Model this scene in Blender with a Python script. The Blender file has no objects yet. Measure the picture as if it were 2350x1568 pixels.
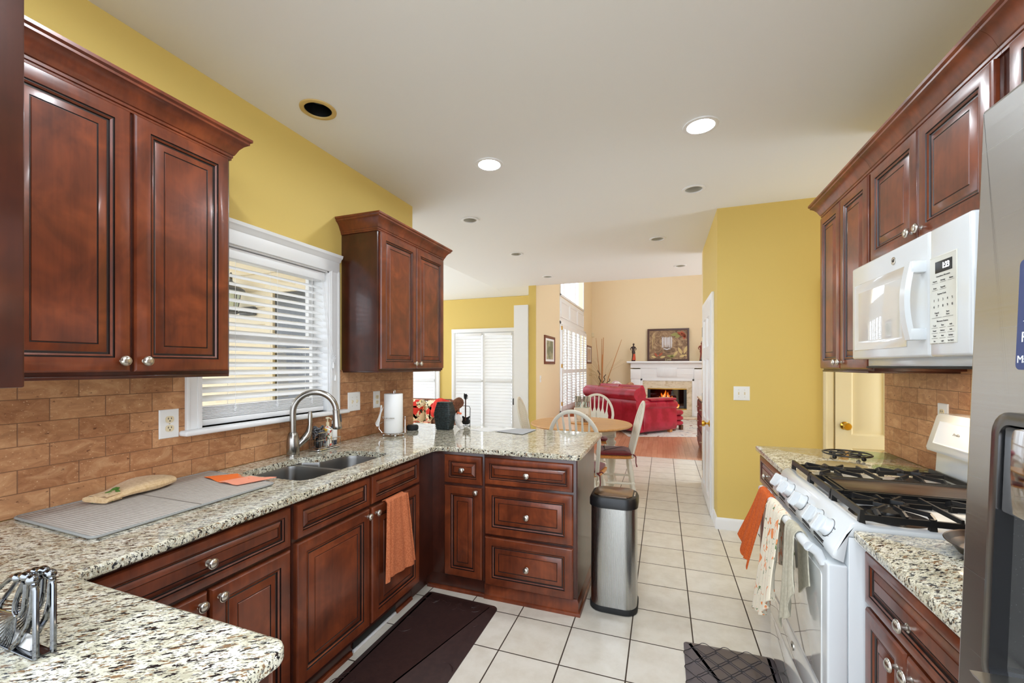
import bpy, bmesh, math, random
from mathutils import Vector, Matrix, noise
random.seed(7)
PI = math.pi
S = bpy.context.scene
COL = S.collection

# ---------------------------------------------------------------- camera, world, exposure
YAW = 0.34405
cd = bpy.data.cameras.new('camera'); cam = bpy.data.objects.new('camera', cd); COL.objects.link(cam)
cam.location = (0, 0, 1.42); cam.rotation_euler = (PI/2, 0, YAW)
cd.sensor_fit = 'HORIZONTAL'; cd.sensor_width = 36.0; cd.lens = 36.0*965.7/2350.0
cd.shift_y = (840.04-784.0)/2350.0; cd.clip_start = 0.02; cd.clip_end = 200
S.camera = cam
W = bpy.data.worlds.new('daylight'); S.world = W; W.use_nodes = True
W.node_tree.nodes['Background'].inputs[0].default_value = (0.87, 0.96, 1.07, 1)
W.node_tree.nodes['Background'].inputs[1].default_value = 2.3
S.view_settings.view_transform = 'Standard'
S.view_settings.look = 'None'
S.view_settings.exposure = 0.86
S.view_settings.gamma = 1.0
S.view_settings.use_curve_mapping = False
try:
    S.cycles.max_bounces = 10; S.cycles.diffuse_bounces = 5; S.cycles.glossy_bounces = 4
    S.cycles.transparent_max_bounces = 24; S.cycles.caustics_reflective = False; S.cycles.caustics_refractive = False
    S.cycles.sample_clamp_indirect = 6.0
except Exception: pass
LAMP_POWER = 120.0      # emission strength of a lit recessed lamp's lens

# ---------------------------------------------------------------- helpers
def lin(c):
    return tuple(((x/255.0)/12.92 if x/255.0 <= 0.04045 else ((x/255.0+0.055)/1.055)**2.4) for x in c) + (1.0,)

def mat(name, rgb, rough=0.5, metal=0.0, spec=0.5, coat=0.0, aniso=0.0, emit=None, estr=0.0, trans=0.0, ior=None, sheen=0.0):
    m = bpy.data.materials.new(name); m.use_nodes = True
    b = m.node_tree.nodes['Principled BSDF']; I = b.inputs
    I['Base Color'].default_value = lin(rgb); I['Roughness'].default_value = rough; I['Metallic'].default_value = metal
    I['Specular IOR Level'].default_value = spec
    if coat: I['Coat Weight'].default_value = coat; I['Coat Roughness'].default_value = 0.12
    if aniso: I['Anisotropic'].default_value = aniso
    if emit: I['Emission Color'].default_value = lin(emit); I['Emission Strength'].default_value = estr
    if trans: I['Transmission Weight'].default_value = trans
    if ior: I['IOR'].default_value = ior
    if sheen: I['Sheen Weight'].default_value = sheen
    return m

class NT:
    """small node helper on a material"""
    def __init__(s, m): s.m = m; s.t = m.node_tree; s.N = s.t.nodes; s.L = s.t.links; s.b = s.N['Principled BSDF']
    def n(s, typ, **kw):
        x = s.N.new(typ)
        for k, v in kw.items():
            if k in x.inputs: x.inputs[k].default_value = v
            else: setattr(x, k, v)
        return x
    def l(s, a, b): s.L.new(a, b)
    def coords(s, scale=(1, 1, 1), rot=(0, 0, 0), loc=(0, 0, 0), world=True):
        if world:
            src = s.n('ShaderNodeNewGeometry').outputs['Position']
        else: src = s.n('ShaderNodeTexCoord').outputs['Object']
        mp = s.n('ShaderNodeMapping'); mp.inputs['Scale'].default_value = scale; mp.inputs['Rotation'].default_value = rot; mp.inputs['Location'].default_value = loc
        s.l(src, mp.inputs['Vector']); return mp.outputs['Vector']
    def noise(s, vec, scale, detail=3, rough=.55, dist=0):
        x = s.n('ShaderNodeTexNoise'); x.inputs['Scale'].default_value = scale; x.inputs['Detail'].default_value = detail
        x.inputs['Roughness'].default_value = rough; x.inputs['Distortion'].default_value = dist
        s.l(vec, x.inputs['Vector']); return x.outputs['Fac']
    def ramp(s, fac, stops, interp='LINEAR'):
        r = s.n('ShaderNodeValToRGB'); r.color_ramp.interpolation = interp
        e = r.color_ramp.elements
        while len(e) < len(stops): e.new(0.5)
        for q, (p, c) in zip(e, stops): q.position = p; q.color = lin(c) if len(c) == 3 else c
        s.l(fac, r.inputs['Fac']); return r.outputs['Color']
    def mix(s, fac, a, b, mode='MIX'):
        x = s.n('ShaderNodeMix', data_type='RGBA', blend_type=mode)
        for i, v in ((0, fac), (6, a), (7, b)):
            if hasattr(v, 'is_linked'): s.l(v, x.inputs[i])
            elif i == 0: x.inputs[0].default_value = v
            else: x.inputs[i].default_value = lin(v) if len(v) == 3 else v
        return x.outputs[2]
    def bump(s, h, strength=.3, dist=.01):
        x = s.n('ShaderNodeBump'); x.inputs['Strength'].default_value = strength; x.inputs['Distance'].default_value = dist
        s.l(h, x.inputs['Height']); s.l(x.outputs['Normal'], s.b.inputs['Normal'])

BW = (1, 1, 1, 1); BK = (0, 0, 0, 1)

class MB:
    """collects shapes into one mesh"""
    def __init__(s): s.bm = bmesh.new(); s.k = 0
    def _v(s, pts): return [s.bm.verts.new(p) for p in pts]
    def f(s, vs, k=None):
        try: q = s.bm.faces.new(vs); q.material_index = s.k if k is None else k; return q
        except ValueError: return None
    def box(s, x0, x1, y0, y1, z0, z1, bev=0.0, seg=2):
        r = bmesh.ops.create_cube(s.bm, size=1.0); vs = r['verts']
        for v in vs: v.co = Vector((x0+(v.co.x+.5)*(x1-x0), y0+(v.co.y+.5)*(y1-y0), z0+(v.co.z+.5)*(z1-z0)))
        fs = {f for v in vs for f in v.link_faces}
        for f in fs: f.material_index = s.k
        if bev:
            es = list({e for v in vs for e in v.link_edges})
            rr = bmesh.ops.bevel(s.bm, geom=es, offset=bev, segments=seg, profile=.5, affect='EDGES')
            for f in rr['faces']: f.material_index = s.k
        return s
    def obox(s, c, ax, ay, az, hx, hy, hz):
        """oriented box: centre, three unit axes, half sizes"""
        c = Vector(c); ax, ay, az = Vector(ax), Vector(ay), Vector(az)
        P = [c+ax*(i*hx)+ay*(j*hy)+az*(k*hz) for k in (-1, 1) for j in (-1, 1) for i in (-1, 1)]
        v = s._v(P)
        for q in ((0, 2, 3, 1), (4, 5, 7, 6), (0, 1, 5, 4), (2, 6, 7, 3), (0, 4, 6, 2), (1, 3, 7, 5)): s.f([v[i] for i in q])
        return s
    def loft(s, rings, closed=True, cap=True, flags=None):
        R = [s._v(r) for r in rings]; n = len(R[0])
        for a in range(len(R)-1):
            for i in range(n if closed else n-1):
                j = (i+1) % n
                s.f([R[a][i], R[a][j], R[a+1][j], R[a+1][i]], None if flags is None else flags[a])
        if cap and closed: s.f(list(reversed(R[0]))); s.f(R[-1])
        return s
    def tube(s, pts, r, seg=8, closed=False, cap=True):
        pts = [Vector(p) for p in pts]; n = len(pts)
        rr = r if isinstance(r, (list, tuple)) else [r]*n
        def tan(i):
            if closed: t = pts[(i+1) % n]-pts[i-1]
            else: t = pts[min(i+1, n-1)]-pts[max(i-1, 0)]
            return t.normalized() if t.length > 1e-9 else Vector((0, 0, 1))
        t0 = tan(0); up = Vector((0, 0, 1)) if abs(t0.z) < .9 else Vector((1, 0, 0))
        u = t0.cross(up).normalized(); rings = []
        for i in range(n):
            t = tan(i); u = (u-t*u.dot(t))
            u = u.normalized() if u.length > 1e-6 else t.orthogonal().normalized()
            w = t.cross(u)
            rings.append([pts[i]+(u*math.cos(a)+w*math.sin(a))*rr[i] for a in (2*PI*k/seg for k in range(seg))])
        if closed: rings.append(rings[0])
        if closed:
            R = [s._v(q) for q in rings[:-1]]; R.append(R[0])
            for a in range(n):
                for i in range(seg):
                    j = (i+1) % seg; s.f([R[a][i], R[a][j], R[a+1][j], R[a+1][i]])
        else: s.loft(rings, True, cap)
        return s
    def lathe(s, prof, o=(0, 0, 0), axis=(0, 0, 1), seg=24, sx=1.0, sy=1.0):
        o = Vector(o); a = Vector(axis).normalized(); u = a.orthogonal().normalized()
        if abs(a.z) > .99: u = Vector((1, 0, 0))
        w = a.cross(u)
        rings = [[o+a*h+(u*(math.cos(t)*sx)+w*(math.sin(t)*sy))*max(r, 1e-4) for t in (2*PI*k/seg for k in range(seg))] for r, h in prof]
        return s.loft(rings)
    def prism(s, poly, z0, z1, bev=0.0, axis='z'):
        """poly = 2D outline; axis z: (x,y), x: (y,z), y: (x,z)"""
        P = {'z': lambda p, h: (p[0], p[1], h), 'x': lambda p, h: (h, p[0], p[1]), 'y': lambda p, h: (p[0], h, p[1])}[axis]
        if not bev: rings = [[P(p, z0) for p in poly], [P(p, z1) for p in poly]]
        else:
            i1 = inset(poly, bev); im = inset(poly, bev*.3)
            rings = [[P(p, z0) for p in i1], [P(p, z0+bev*.3) for p in im], [P(p, z0+bev) for p in poly], [P(p, z1-bev) for p in poly], [P(p, z1-bev*.3) for p in im], [P(p, z1) for p in i1]]
        return s.loft(rings)
    def grid(s, nu, nv, fn, thick=0.0):
        V = [[s.bm.verts.new(fn(i/(nu-1), j/(nv-1))) for j in range(nv)] for i in range(nu)]
        fs = []
        for i in range(nu-1):
            for j in range(nv-1): fs.append(s.f([V[i][j], V[i+1][j], V[i+1][j+1], V[i][j+1]]))
        if thick:
            fs = [x for x in fs if x]
            bmesh.ops.recalc_face_normals(s.bm, faces=fs)
            bmesh.ops.solidify(s.bm, geom=fs, thickness=thick)
        return s
    def ball(s, c, r, sz=1.0, seg=16):
        if isinstance(r, (int, float)): r = (r, r, r*sz)
        n = max(6, seg//2); rings = []
        for i in range(n+1):
            t = PI*i/n; k = max(math.sin(t), 1e-3)
            rings.append([(c[0]+r[0]*k*math.cos(a), c[1]+r[1]*k*math.sin(a), c[2]-r[2]*math.cos(t)) for a in (2*PI*q/seg for q in range(seg))])
        return s.loft(rings)
    def sweep(s, path, prof, closed=False):
        """path in XY; prof = [(out, z)], out to the right of the walking direction; mitred"""
        n = len(path); P = [Vector((p[0], p[1])) for p in path]; nor = []
        for i in range(n):
            ds = []
            if i > 0 or closed: ds.append((P[i]-P[i-1]).normalized())
            if i < n-1 or closed: ds.append((P[(i+1) % n]-P[i]).normalized())
            ns = [Vector((d.y, -d.x)) for d in ds]
            m = sum(ns, Vector((0, 0))).normalized(); nor.append(m/max(.2, m.dot(ns[0])))
        rings = [[(P[i].x+nor[i].x*o, P[i].y+nor[i].y*o, z) for o, z in prof] for i in range(n)]
        if closed: rings.append(rings[0])
        return s.loft(rings, True, not closed)
    def panel(s, o, u, v, n, w, h, prof):
        """concentric rectangles: prof = [(inset, height, material)]"""
        o, u, v, n = Vector(o), Vector(u), Vector(v), Vector(n); rings = []; fl = []
        for q in prof:
            i, d = q[0], q[1]
            rings.append([o+u*a+v*b+n*d for a, b in ((i, i), (w-i, i), (w-i, h-i), (i, h-i))])
            fl.append(q[2] if len(q) > 2 else 0)
        return s.loft(rings, True, True, fl[1:])
    def xf(s, M):
        bmesh.ops.transform(s.bm, matrix=M, verts=s.bm.verts); return s
    def build(s, name, mats, parent=None, smooth=35, local=False, normals=True):
        bm = s.bm
        if normals: bmesh.ops.recalc_face_normals(bm, faces=bm.faces)
        off = Vector((0, 0, 0)); p = parent
        while p is not None and not local: off += p.location; p = p.parent
        if off.length: bmesh.ops.translate(bm, vec=-off, verts=bm.verts)
        lim = math.radians(smooth)
        for f in bm.faces: f.smooth = smooth > 0
        for e in bm.edges:
            if len(e.link_faces) == 2 and e.calc_face_angle(0) > lim: e.smooth = False
        me = bpy.data.meshes.new(name); bm.to_mesh(me); bm.free()
        for m in (mats if isinstance(mats, (list, tuple)) else [mats]): me.materials.append(m)
        o = bpy.data.objects.new(name, me); COL.objects.link(o)
        if parent is not None: o.parent = parent
        return o

def inset(poly, d):
    n = len(poly); P = [Vector(p) for p in poly]
    area = sum(P[i].x*P[(i+1) % n].y-P[(i+1) % n].x*P[i].y for i in range(n)); sg = 1 if area > 0 else -1
    out = []
    for i in range(n):
        d1 = (P[i]-P[i-1]).normalized(); d2 = (P[(i+1) % n]-P[i]).normalized()
        n1 = Vector((-d1.y, d1.x))*sg; n2 = Vector((-d2.y, d2.x))*sg; m = n1+n2
        m = m.normalized() if m.length > 1e-6 else n1
        out.append(P[i]+m*(d/max(.35, m.dot(n1))))
    return out

def rrect(x0, x1, y0, y1, r, seg=5):
    out = []
    for cx, cy, a0 in ((x1-r, y1-r, 0), (x0+r, y1-r, PI/2), (x0+r, y0+r, PI), (x1-r, y0+r, 1.5*PI)):
        for k in range(seg+1): out.append((cx+r*math.cos(a0+PI/2*k/seg), cy+r*math.sin(a0+PI/2*k/seg)))
    return out

def fillet(poly, radii, seg=6):
    """round chosen corners of a polygon; radii: {index: r}"""
    out = []; n = len(poly)
    for i, p in enumerate(poly):
        r = radii.get(i, 0)
        if not r: out.append(tuple(p)); continue
        P, A, B = Vector(p), Vector(poly[i-1]), Vector(poly[(i+1) % n])
        a = (A-P).normalized(); b = (B-P).normalized(); ang = a.angle(b); t = r/math.tan(ang/2)
        c = P+(a+b).normalized()*(r/math.sin(ang/2)); s0 = P+a*t-c; s1 = P+b*t-c
        a0 = math.atan2(s0.y, s0.x); a1 = math.atan2(s1.y, s1.x); d = (a1-a0+PI) % (2*PI)-PI
        for k in range(seg+1): q = a0+d*k/seg; out.append((c.x+r*math.cos(q), c.y+r*math.sin(q)))
    return out

def tag(o, label=None, cat=None, group=None, kind=None):
    if label: o['label'] = label
    if cat: o['category'] = cat
    if group: o['group'] = group
    if kind: o['kind'] = kind
    return o
def thing(name, label, cat, loc=(0, 0, 0), group=None):
    o = bpy.data.objects.new(name, None); COL.objects.link(o); o.location = loc; o.empty_display_size = .1
    return tag(o, label, cat, group)
def struct(name, mb, m, label=None, smooth=35): return tag(mb.build(name, m, None, smooth), label, None, None, 'structure')
def copy_tree(o, parent=None, loc=None, rz=None, label=None):
    c = o.copy(); COL.objects.link(c)
    if parent is not None: c.parent = parent
    if loc is not None: c.location = loc
    if rz is not None: c.rotation_euler = (0, 0, rz)
    if label: c['label'] = label
    for ch in list(o.children): copy_tree(ch, c)
    return c
def cut(o, cutters):
    """subtract closed cutter meshes from o, then remove them"""
    for mb in cutters:
        c = mb.build('cutter', [], None, 0); md = o.modifiers.new('b', 'BOOLEAN'); md.object = c; md.operation = 'DIFFERENCE'; md.solver = 'EXACT'
        dg = bpy.context.evaluated_depsgraph_get(); me = bpy.data.meshes.new_from_object(o.evaluated_get(dg))
        o.modifiers.clear(); old = o.data; o.data = me; bpy.data.meshes.remove(old)
        for f in me.polygons: f.use_smooth = False
        cm = c.data; bpy.data.objects.remove(c); bpy.data.meshes.remove(cm)
    return o
def text(name, s, size, loc, xdir, ydir, m, parent, align='CENTER', depth=.0006, shear=0, squash=1.0):
    cu = bpy.data.curves.new(name, 'FONT'); cu.body = s; cu.size = size; cu.align_x = align; cu.align_y = 'CENTER'; cu.extrude = depth; cu.shear = shear; cu.resolution_u = 3
    o = bpy.data.objects.new(name, cu); COL.objects.link(o)
    me = bpy.data.meshes.new_from_object(o.evaluated_get(bpy.context.evaluated_depsgraph_get())); bpy.data.objects.remove(o)
    x = Vector(xdir).normalized(); y = Vector(ydir).normalized(); z = x.cross(y)
    off = Vector(loc); p = parent
    while p is not None: off -= p.location; p = p.parent
    M = Matrix(((x.x*squash, y.x, z.x, off.x), (x.y*squash, y.y, z.y, off.y), (x.z*squash, y.z, z.z, off.z), (0, 0, 0, 1)))
    me.transform(M); me.materials.clear(); me.materials.append(m)
    q = bpy.data.objects.new(name, me); COL.objects.link(q)
    if parent is not None: q.parent = parent
    return q
# ---------------------------------------------------------------- materials
def paint(name, rgb, rough=.6, amt=.06):
    m = mat(name, rgb, rough, spec=.3); t = NT(m); v = t.coords((1, 1, 1))
    h = t.noise(v, 260, 2); t.bump(h, .04, .002); return m
M = {}
M['yellow'] = paint('yellow_paint', (220, 192, 110))
M['cream'] = paint('cream_paint', (236, 216, 180))
M['ceil'] = paint('ceiling_paint', (238, 238, 236), .8)
M['white'] = mat('white_trim', (236, 236, 236), .35)
M['door_cream'] = mat('cream_door', (236, 222, 182), .4)
M['plastic'] = mat('white_plastic', (235, 235, 232), .35)
M['ivory'] = mat('ivory_plastic', (226, 212, 178), .4)
M['dark'] = mat('dark_slot', (22, 20, 18), .6)
M['black'] = mat('black_plastic', (18, 18, 19), .4)
M['blackiron'] = mat('black_iron', (20, 20, 21), .38, spec=.5)
M['nickel'] = mat('satin_nickel', (205, 200, 190), .28, 1.0)
M['chrome'] = mat('chrome', (225, 226, 228), .07, 1.0)
M['chrome_dark'] = mat('dark_chrome', (128, 130, 134), .10, 1.0)
M['brass'] = mat('brass', (214, 168, 70), .2, 1.0)
M['steel'] = mat('sink_steel', (150, 148, 145), .3, 1.0)
M['enamel'] = mat('white_enamel', (220, 224, 226), .16, coat=.5)
M['glass_white'] = mat('white_oven_glass', (214, 216, 214), .05, coat=1.0)
M['glass_white'].node_tree.nodes['Principled BSDF'].inputs['Coat IOR'].default_value = 2.4; M['glass_white'].node_tree.nodes['Principled BSDF'].inputs['Coat Roughness'].default_value = .03
M['rubber'] = mat('black_rubber', (20, 20, 20), .7)
def brushed(name, rgb, axis, rough=.27):
    m = mat(name, rgb, rough, 1.0); t = NT(m)
    sc = {'z': (400, 400, 2), 'y': (400, 3, 400), 'x': (3, 400, 400)}[axis]
    v = t.coords(sc); n = t.noise(v, 1.0, 2); t.bump(n, .012, .001)
    r = t.ramp(n, [(0.2, (rough*.9,)*3+(1,)), (0.8, (rough*1.12,)*3+(1,))]); t.l(r, t.b.inputs['Roughness']); return m
M['brushed'] = brushed('brushed_steel', (186, 186, 186), 'y', .25)
M['brushed_v'] = brushed('brushed_steel_can', (178, 178, 176), 'z', .27)
M['faucet'] = brushed('brushed_nickel', (160, 155, 148), 'z', .25)

def cherry(name, dark, mid, light, rough=.3):
    m = mat(name, mid, rough, spec=.5, coat=.25); t = NT(m)
    n1 = t.noise(t.coords((1, 1, .8)), 7.5, 3, .6, .6); c = t.ramp(n1, [(.30, dark), (.52, mid), (.72, light)])
    n2 = t.noise(t.coords((60, 60, 4)), 1.0, 4, .6); c = t.mix(.18, c, t.ramp(n2, [(.35, dark), (.65, light)]))
    t.l(c, t.b.inputs['Base Color']); return m
M['wood'] = cherry('cherry_stain', (74, 31, 15), (108, 49, 25), (138, 68, 36))
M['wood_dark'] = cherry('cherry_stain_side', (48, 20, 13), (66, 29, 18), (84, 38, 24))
M['glaze'] = mat('dark_glaze', (26, 12, 9), .4, coat=.2)
WOOD = [M['wood'], M['glaze']]

def granite():
    m = mat('granite', (200, 198, 180), .07, spec=.5, coat=.3); t = NT(m)
    def st(sc, loc=(0, 0, 0)):
        r = t.coords((1, 1, 1), (0, 0, -.62), loc); mp = t.n('ShaderNodeMapping'); mp.inputs['Scale'].default_value = sc; t.l(r, mp.inputs['Vector']); return mp.outputs['Vector']
    c = t.ramp(t.noise(st((1, 1.6, 1.3)), 14, 4, .6), [(.34, (178, 172, 148)), (.48, (212, 206, 182)), (.62, (228, 224, 206))])
    for loc, sc, s, lo, w, col in (((0, 0, 0), (1, 2.4, 1.8), 56, .565, .06, (164, 156, 134)), ((3, 7, 2), (1, 2.8, 2), 44, .58, .035, (132, 102, 72)), ((7, 1, 4), (1, 2.0, 1.6), 90, .59, .03, (120, 118, 112)),
                                   ((11, 5, 9), (1, 3.0, 2), 42, .578, .025, (34, 31, 32)), ((2, 9, 6), (1, 3.2, 2), 105, .60, .025, (44, 38, 36)), ((1, 15, 4), (1, 2, 1.4), 80, .61, .05, (234, 232, 220))):
        f = t.ramp(t.noise(st(sc, loc), s, 3, .6), [(lo, BK), (lo+w, BW)]); c = t.mix(f, c, col)
    t.l(c, t.b.inputs['Base Color']); return m
M['granite'] = granite()

def travertine(name):
    m = mat(name, (170, 118, 82), .42, spec=.4); t = NT(m)
    geo = t.n('ShaderNodeNewGeometry').outputs['Position']; sp = t.n('ShaderNodeSeparateXYZ'); t.l(geo, sp.inputs[0])
    cb = t.n('ShaderNodeCombineXYZ')
    ad = t.n('ShaderNodeMath', operation='ADD'); ad.inputs[1].default_value = -1.316+.1575*20; t.l(sp.outputs['Y'], ad.inputs[0]); t.l(ad.outputs[0], cb.inputs[0])
    a2 = t.n('ShaderNodeMath', operation='ADD'); a2.inputs[1].default_value = -.914+.0785*20+.0785; t.l(sp.outputs['Z'], a2.inputs[0]); t.l(a2.outputs[0], cb.inputs[1])
    br = t.n('ShaderNodeTexBrick'); br.offset = .5; br.offset_frequency = 2; br.squash = 1
    for k, v in (('Scale', 1.0), ('Mortar Size', .0016), ('Mortar Smooth', .3), ('Bias', 0.0), ('Brick Width', .1575), ('Row Height', .0785)): br.inputs[k].default_value = v
    br.inputs['Color1'].default_value = lin((150, 98, 64)); br.inputs['Color2'].default_value = lin((206, 156, 112)); br.inputs['Mortar'].default_value = lin((120, 84, 60))
    t.l(cb.outputs[0], br.inputs['Vector'])
    n1 = t.noise(t.coords((1, .8, 1.6), (.5, 0, 0)), 16, 5, .65, 1.2); c = t.mix(.55, br.outputs['Color'], t.ramp(n1, [(.28, (124, 76, 48)), (.5, (176, 122, 82)), (.72, (216, 172, 128))]))
    pit = t.ramp(t.noise(t.coords((1, 1, 1.8)), 120, 3, .6), [(.66, BK), (.70, BW)]); c = t.mix(pit, c, (224, 190, 152))
    pk = t.ramp(t.noise(t.coords((1, 1, 2), (0, 0, 0), (5, 5, 5)), 45, 3, .6), [(.66, BK), (.73, BW)]); c = t.mix(pk, c, (104, 62, 40))
    c = t.mix(br.outputs['Fac'], c, (126, 88, 62))
    t.l(c, t.b.inputs['Base Color'])
    iv = t.n('ShaderNodeMath', operation='SUBTRACT'); iv.inputs[0].default_value = 1.0; t.l(br.outputs['Fac'], iv.inputs[1]); t.bump(iv.outputs[0], .5, .003); return m
M['travertine'] = travertine('travertine_tile')

def floor_tile():
    m = mat('cream_floor_tile', (214, 206, 192), .22, spec=.45); t = NT(m); T = .3065
    v = t.coords((1, 1, 1), (0, 0, 0), (.7722+T*40, -1.9555+T*40, 0))
    br = t.n('ShaderNodeTexBrick'); br.offset = 0; br.squash = 1
    for k, q in (('Scale', 1.0), ('Mortar Size', .0035), ('Mortar Smooth', .2), ('Bias', 0.0), ('Brick Width', T), ('Row Height', T)): br.inputs[k].default_value = q
    br.inputs['Color1'].default_value = lin((214, 206, 190)); br.inputs['Color2'].default_value = lin((222, 215, 202))
    t.l(v, br.inputs['Vector'])
    n1 = t.noise(t.coords(), 9, 5, .65); c = t.mix(.35, br.outputs['Color'], t.ramp(n1, [(.3, (196, 184, 164)), (.6, (228, 222, 210))]))
    c = t.mix(br.outputs['Fac'], c, (62, 48, 36)); t.l(c, t.b.inputs['Base Color'])
    r = t.ramp(br.outputs['Fac'], [(0, (.2, .2, .2, 1)), (1, (.8, .8, .8, 1))]); t.l(r, t.b.inputs['Roughness'])
    iv = t.n('ShaderNodeMath', operation='SUBTRACT'); iv.inputs[0].default_value = 1.0; t.l(br.outputs['Fac'], iv.inputs[1]); t.bump(iv.outputs[0], .4, .003); return m
M['tile'] = floor_tile()

def planks():
    m = mat('oak_planks', (190, 120, 78), .25); t = NT(m)
    v = t.coords((1, 1, 1), (0, 0, PI/2)); br = t.n('ShaderNodeTexBrick'); br.offset = .37
    for k, q in (('Scale', 1.0), ('Mortar Size', .0012), ('Bias', 0.0), ('Brick Width', .9), ('Row Height', .085)): br.inputs[k].default_value = q
    br.inputs['Color1'].default_value = lin((192, 134, 102)); br.inputs['Color2'].default_value = lin((212, 156, 122)); br.inputs['Mortar'].default_value = lin((120, 66, 40))
    t.l(v, br.inputs['Vector']); n = t.noise(t.coords((30, 2, 1)), 1, 4)
    t.l(t.mix(.25, br.outputs['Color'], t.ramp(n, [(.3, (178, 120, 90)), (.7, (222, 170, 138))])), t.b.inputs['Base Color']); return m
M['planks'] = planks()

def twotone(name, c1, c2, scale, rough=.6, stretch=(1, 1, 1), lo=.4, hi=.6, bump=0, sheen=0, world=False, metal=0, detail=3):
    m = mat(name, c1, rough, metal, sheen=sheen); t = NT(m); n = t.noise(t.coords(stretch, world=world), scale, detail)
    t.l(t.ramp(n, [(lo, c1), (hi, c2)]), t.b.inputs['Base Color'])
    if bump: t.bump(n, bump, .004)
    return m
M['leather'] = twotone('red_leather', (152, 20, 42), (176, 34, 60), 5, .3, bump=.05)
M['oak'] = twotone('light_oak', (222, 170, 112), (206, 150, 92), 3, .3, (2, 30, 30))
M['oak_seat'] = twotone('honey_oak', (206, 140, 74), (190, 122, 60), 3, .35, (2, 30, 30))
M['chairwhite'] = mat('antique_white_paint', (226, 221, 206), .35)
M['maroon'] = twotone('maroon_cloth', (96, 10, 20), (116, 16, 26), 60, .85, sheen=.3)
M['terry_o'] = twotone('orange_terry', (184, 98, 58), (208, 124, 80), 160, .95, bump=.6)
M['terry_r'] = twotone('rust_terry', (188, 78, 16), (206, 96, 30), 160, .95, bump=.6)
M['tan'] = twotone('tan_cloth', (204, 170, 124), (218, 188, 144), 90, .9, sheen=.2)
M['green'] = mat('green_print', (74, 112, 36), .9)
M['orange_felt'] = mat('orange_felt', (240, 116, 44), .9)
M['coral_felt'] = mat('coral_felt', (244, 158, 128), .9)
M['matbrown'] = twotone('brown_vinyl', (46, 28, 26), (54, 34, 31), 40, .45, bump=.15)
M['matgrey'] = mat('grey_vinyl', (92, 84, 86), .38)
M['wicker_dark'] = twotone('black_wicker', (16, 22, 22), (44, 56, 56), 90, .5, bump=.8)
M['wicker'] = twotone('brown_wicker', (84, 44, 26), (150, 96, 66), 60, .5, (1, 1, 3), bump=.6)
M['paper'] = mat('white_paper', (240, 240, 238), .7)
M['greypaper'] = mat('grey_sheet', (176, 178, 182), .5)
def marble():
    m = mat('beige_marble', (214, 196, 164), .2); t = NT(m); n = t.noise(t.coords((1, 1, 2.4), (0, .5, 0)), 3, 6, .65, 2)
    t.l(t.ramp(n, [(.35, (196, 172, 134)), (.5, (222, 206, 178)), (.7, (230, 216, 192))]), t.b.inputs['Base Color']); return m
M['marble'] = marble()
def floral():
    m = mat('floral_cloth', (232, 214, 178), .9); t = NT(m); c = (238, 222, 188)
    v = t.coords(world=False)
    g = t.ramp(t.noise(v, 9, 2, .5, 1.5), [(.55, BK), (.58, BW)]); c = t.mix(g, c, (84, 92, 52))
    y = t.ramp(t.noise(t.coords(world=False, loc=(4, 2, 7)), 8, 2), [(.6, BK), (.63, BW)]); c = t.mix(y, c, (226, 196, 120))
    r = t.ramp(t.noise(t.coords(world=False, loc=(9, 5, 1)), 6.5, 2, .5, .8), [(.57, BK), (.6, BW)]); c = t.mix(r, c, (206, 48, 36))
    k = t.ramp(t.noise(t.coords(world=False, loc=(2, 8, 3)), 14, 2), [(.64, BK), (.66, BW)]); c = t.mix(k, c, (60, 50, 32))
    t.l(c, t.b.inputs['Base Color']); return m
M['floral'] = floral()
def patterned():
    m = mat('cream_print_towel', (226, 214, 190), .9, sheen=.2); t = NT(m); c = (228, 217, 194)
    a = t.ramp(t.noise(t.coords((1, 1, .7), world=False), 22, 2, .5, 1.5), [(.60, BK), (.62, BW)]); c = t.mix(a, c, (226, 130, 60))
    b = t.ramp(t.noise(t.coords((1, 1, .6), world=False, loc=(5, 3, 8)), 26, 3, .6, 2.5), [(.62, BK), (.64, BW)]); c = t.mix(b, c, (92, 116, 66))
    t.l(c, t.b.inputs['Base Color']); return m
M['print'] = patterned()
def ribbed():
    m = mat('ribbed_mat', (170, 160, 148), .9); t = NT(m); v = t.coords((1, 1, 1), (0, 0, 0))
    w = t.n('ShaderNodeTexWave'); w.bands_direction = 'Y'; w.inputs['Scale'].default_value = 30; w.inputs['Distortion'].default_value = .6; w.inputs['Detail'].default_value = 2; t.l(v, w.inputs['Vector'])
    c = t.ramp(w.outputs['Fac'], [(.2, (164, 153, 142)), (.7, (194, 186, 176))])
    n = t.noise(t.coords((30, 300, 30)), 1, 2); c = t.mix(.25, c, t.ramp(n, [(.3, (134, 122, 112)), (.7, (206, 200, 192))]))
    t.l(c, t.b.inputs['Base Color']); t.bump(w.outputs['Fac'], .5, .003); return m
M['ribbed'] = ribbed()
def trellis():
    """grey anti-fatigue mat with pressed quatrefoil outlines comes from geometry; this is its vinyl"""
    return M['matgrey']
def clear(name, tint=(255, 255, 255), gloss=.08):
    m = bpy.data.materials.new(name); m.use_nodes = True; t = m.node_tree; t.nodes.clear()
    o = t.nodes.new('ShaderNodeOutputMaterial'); x = t.nodes.new('ShaderNodeMixShader'); a = t.nodes.new('ShaderNodeBsdfTransparent'); b = t.nodes.new('ShaderNodeBsdfGlossy')
    a.inputs[0].default_value = lin(tint); b.inputs['Roughness'].default_value = .03; x.inputs[0].default_value = gloss
    t.links.new(a.outputs[0], x.inputs[1]); t.links.new(b.outputs[0], x.inputs[2]); t.links.new(x.outputs[0], o.inputs[0]); return m
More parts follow.
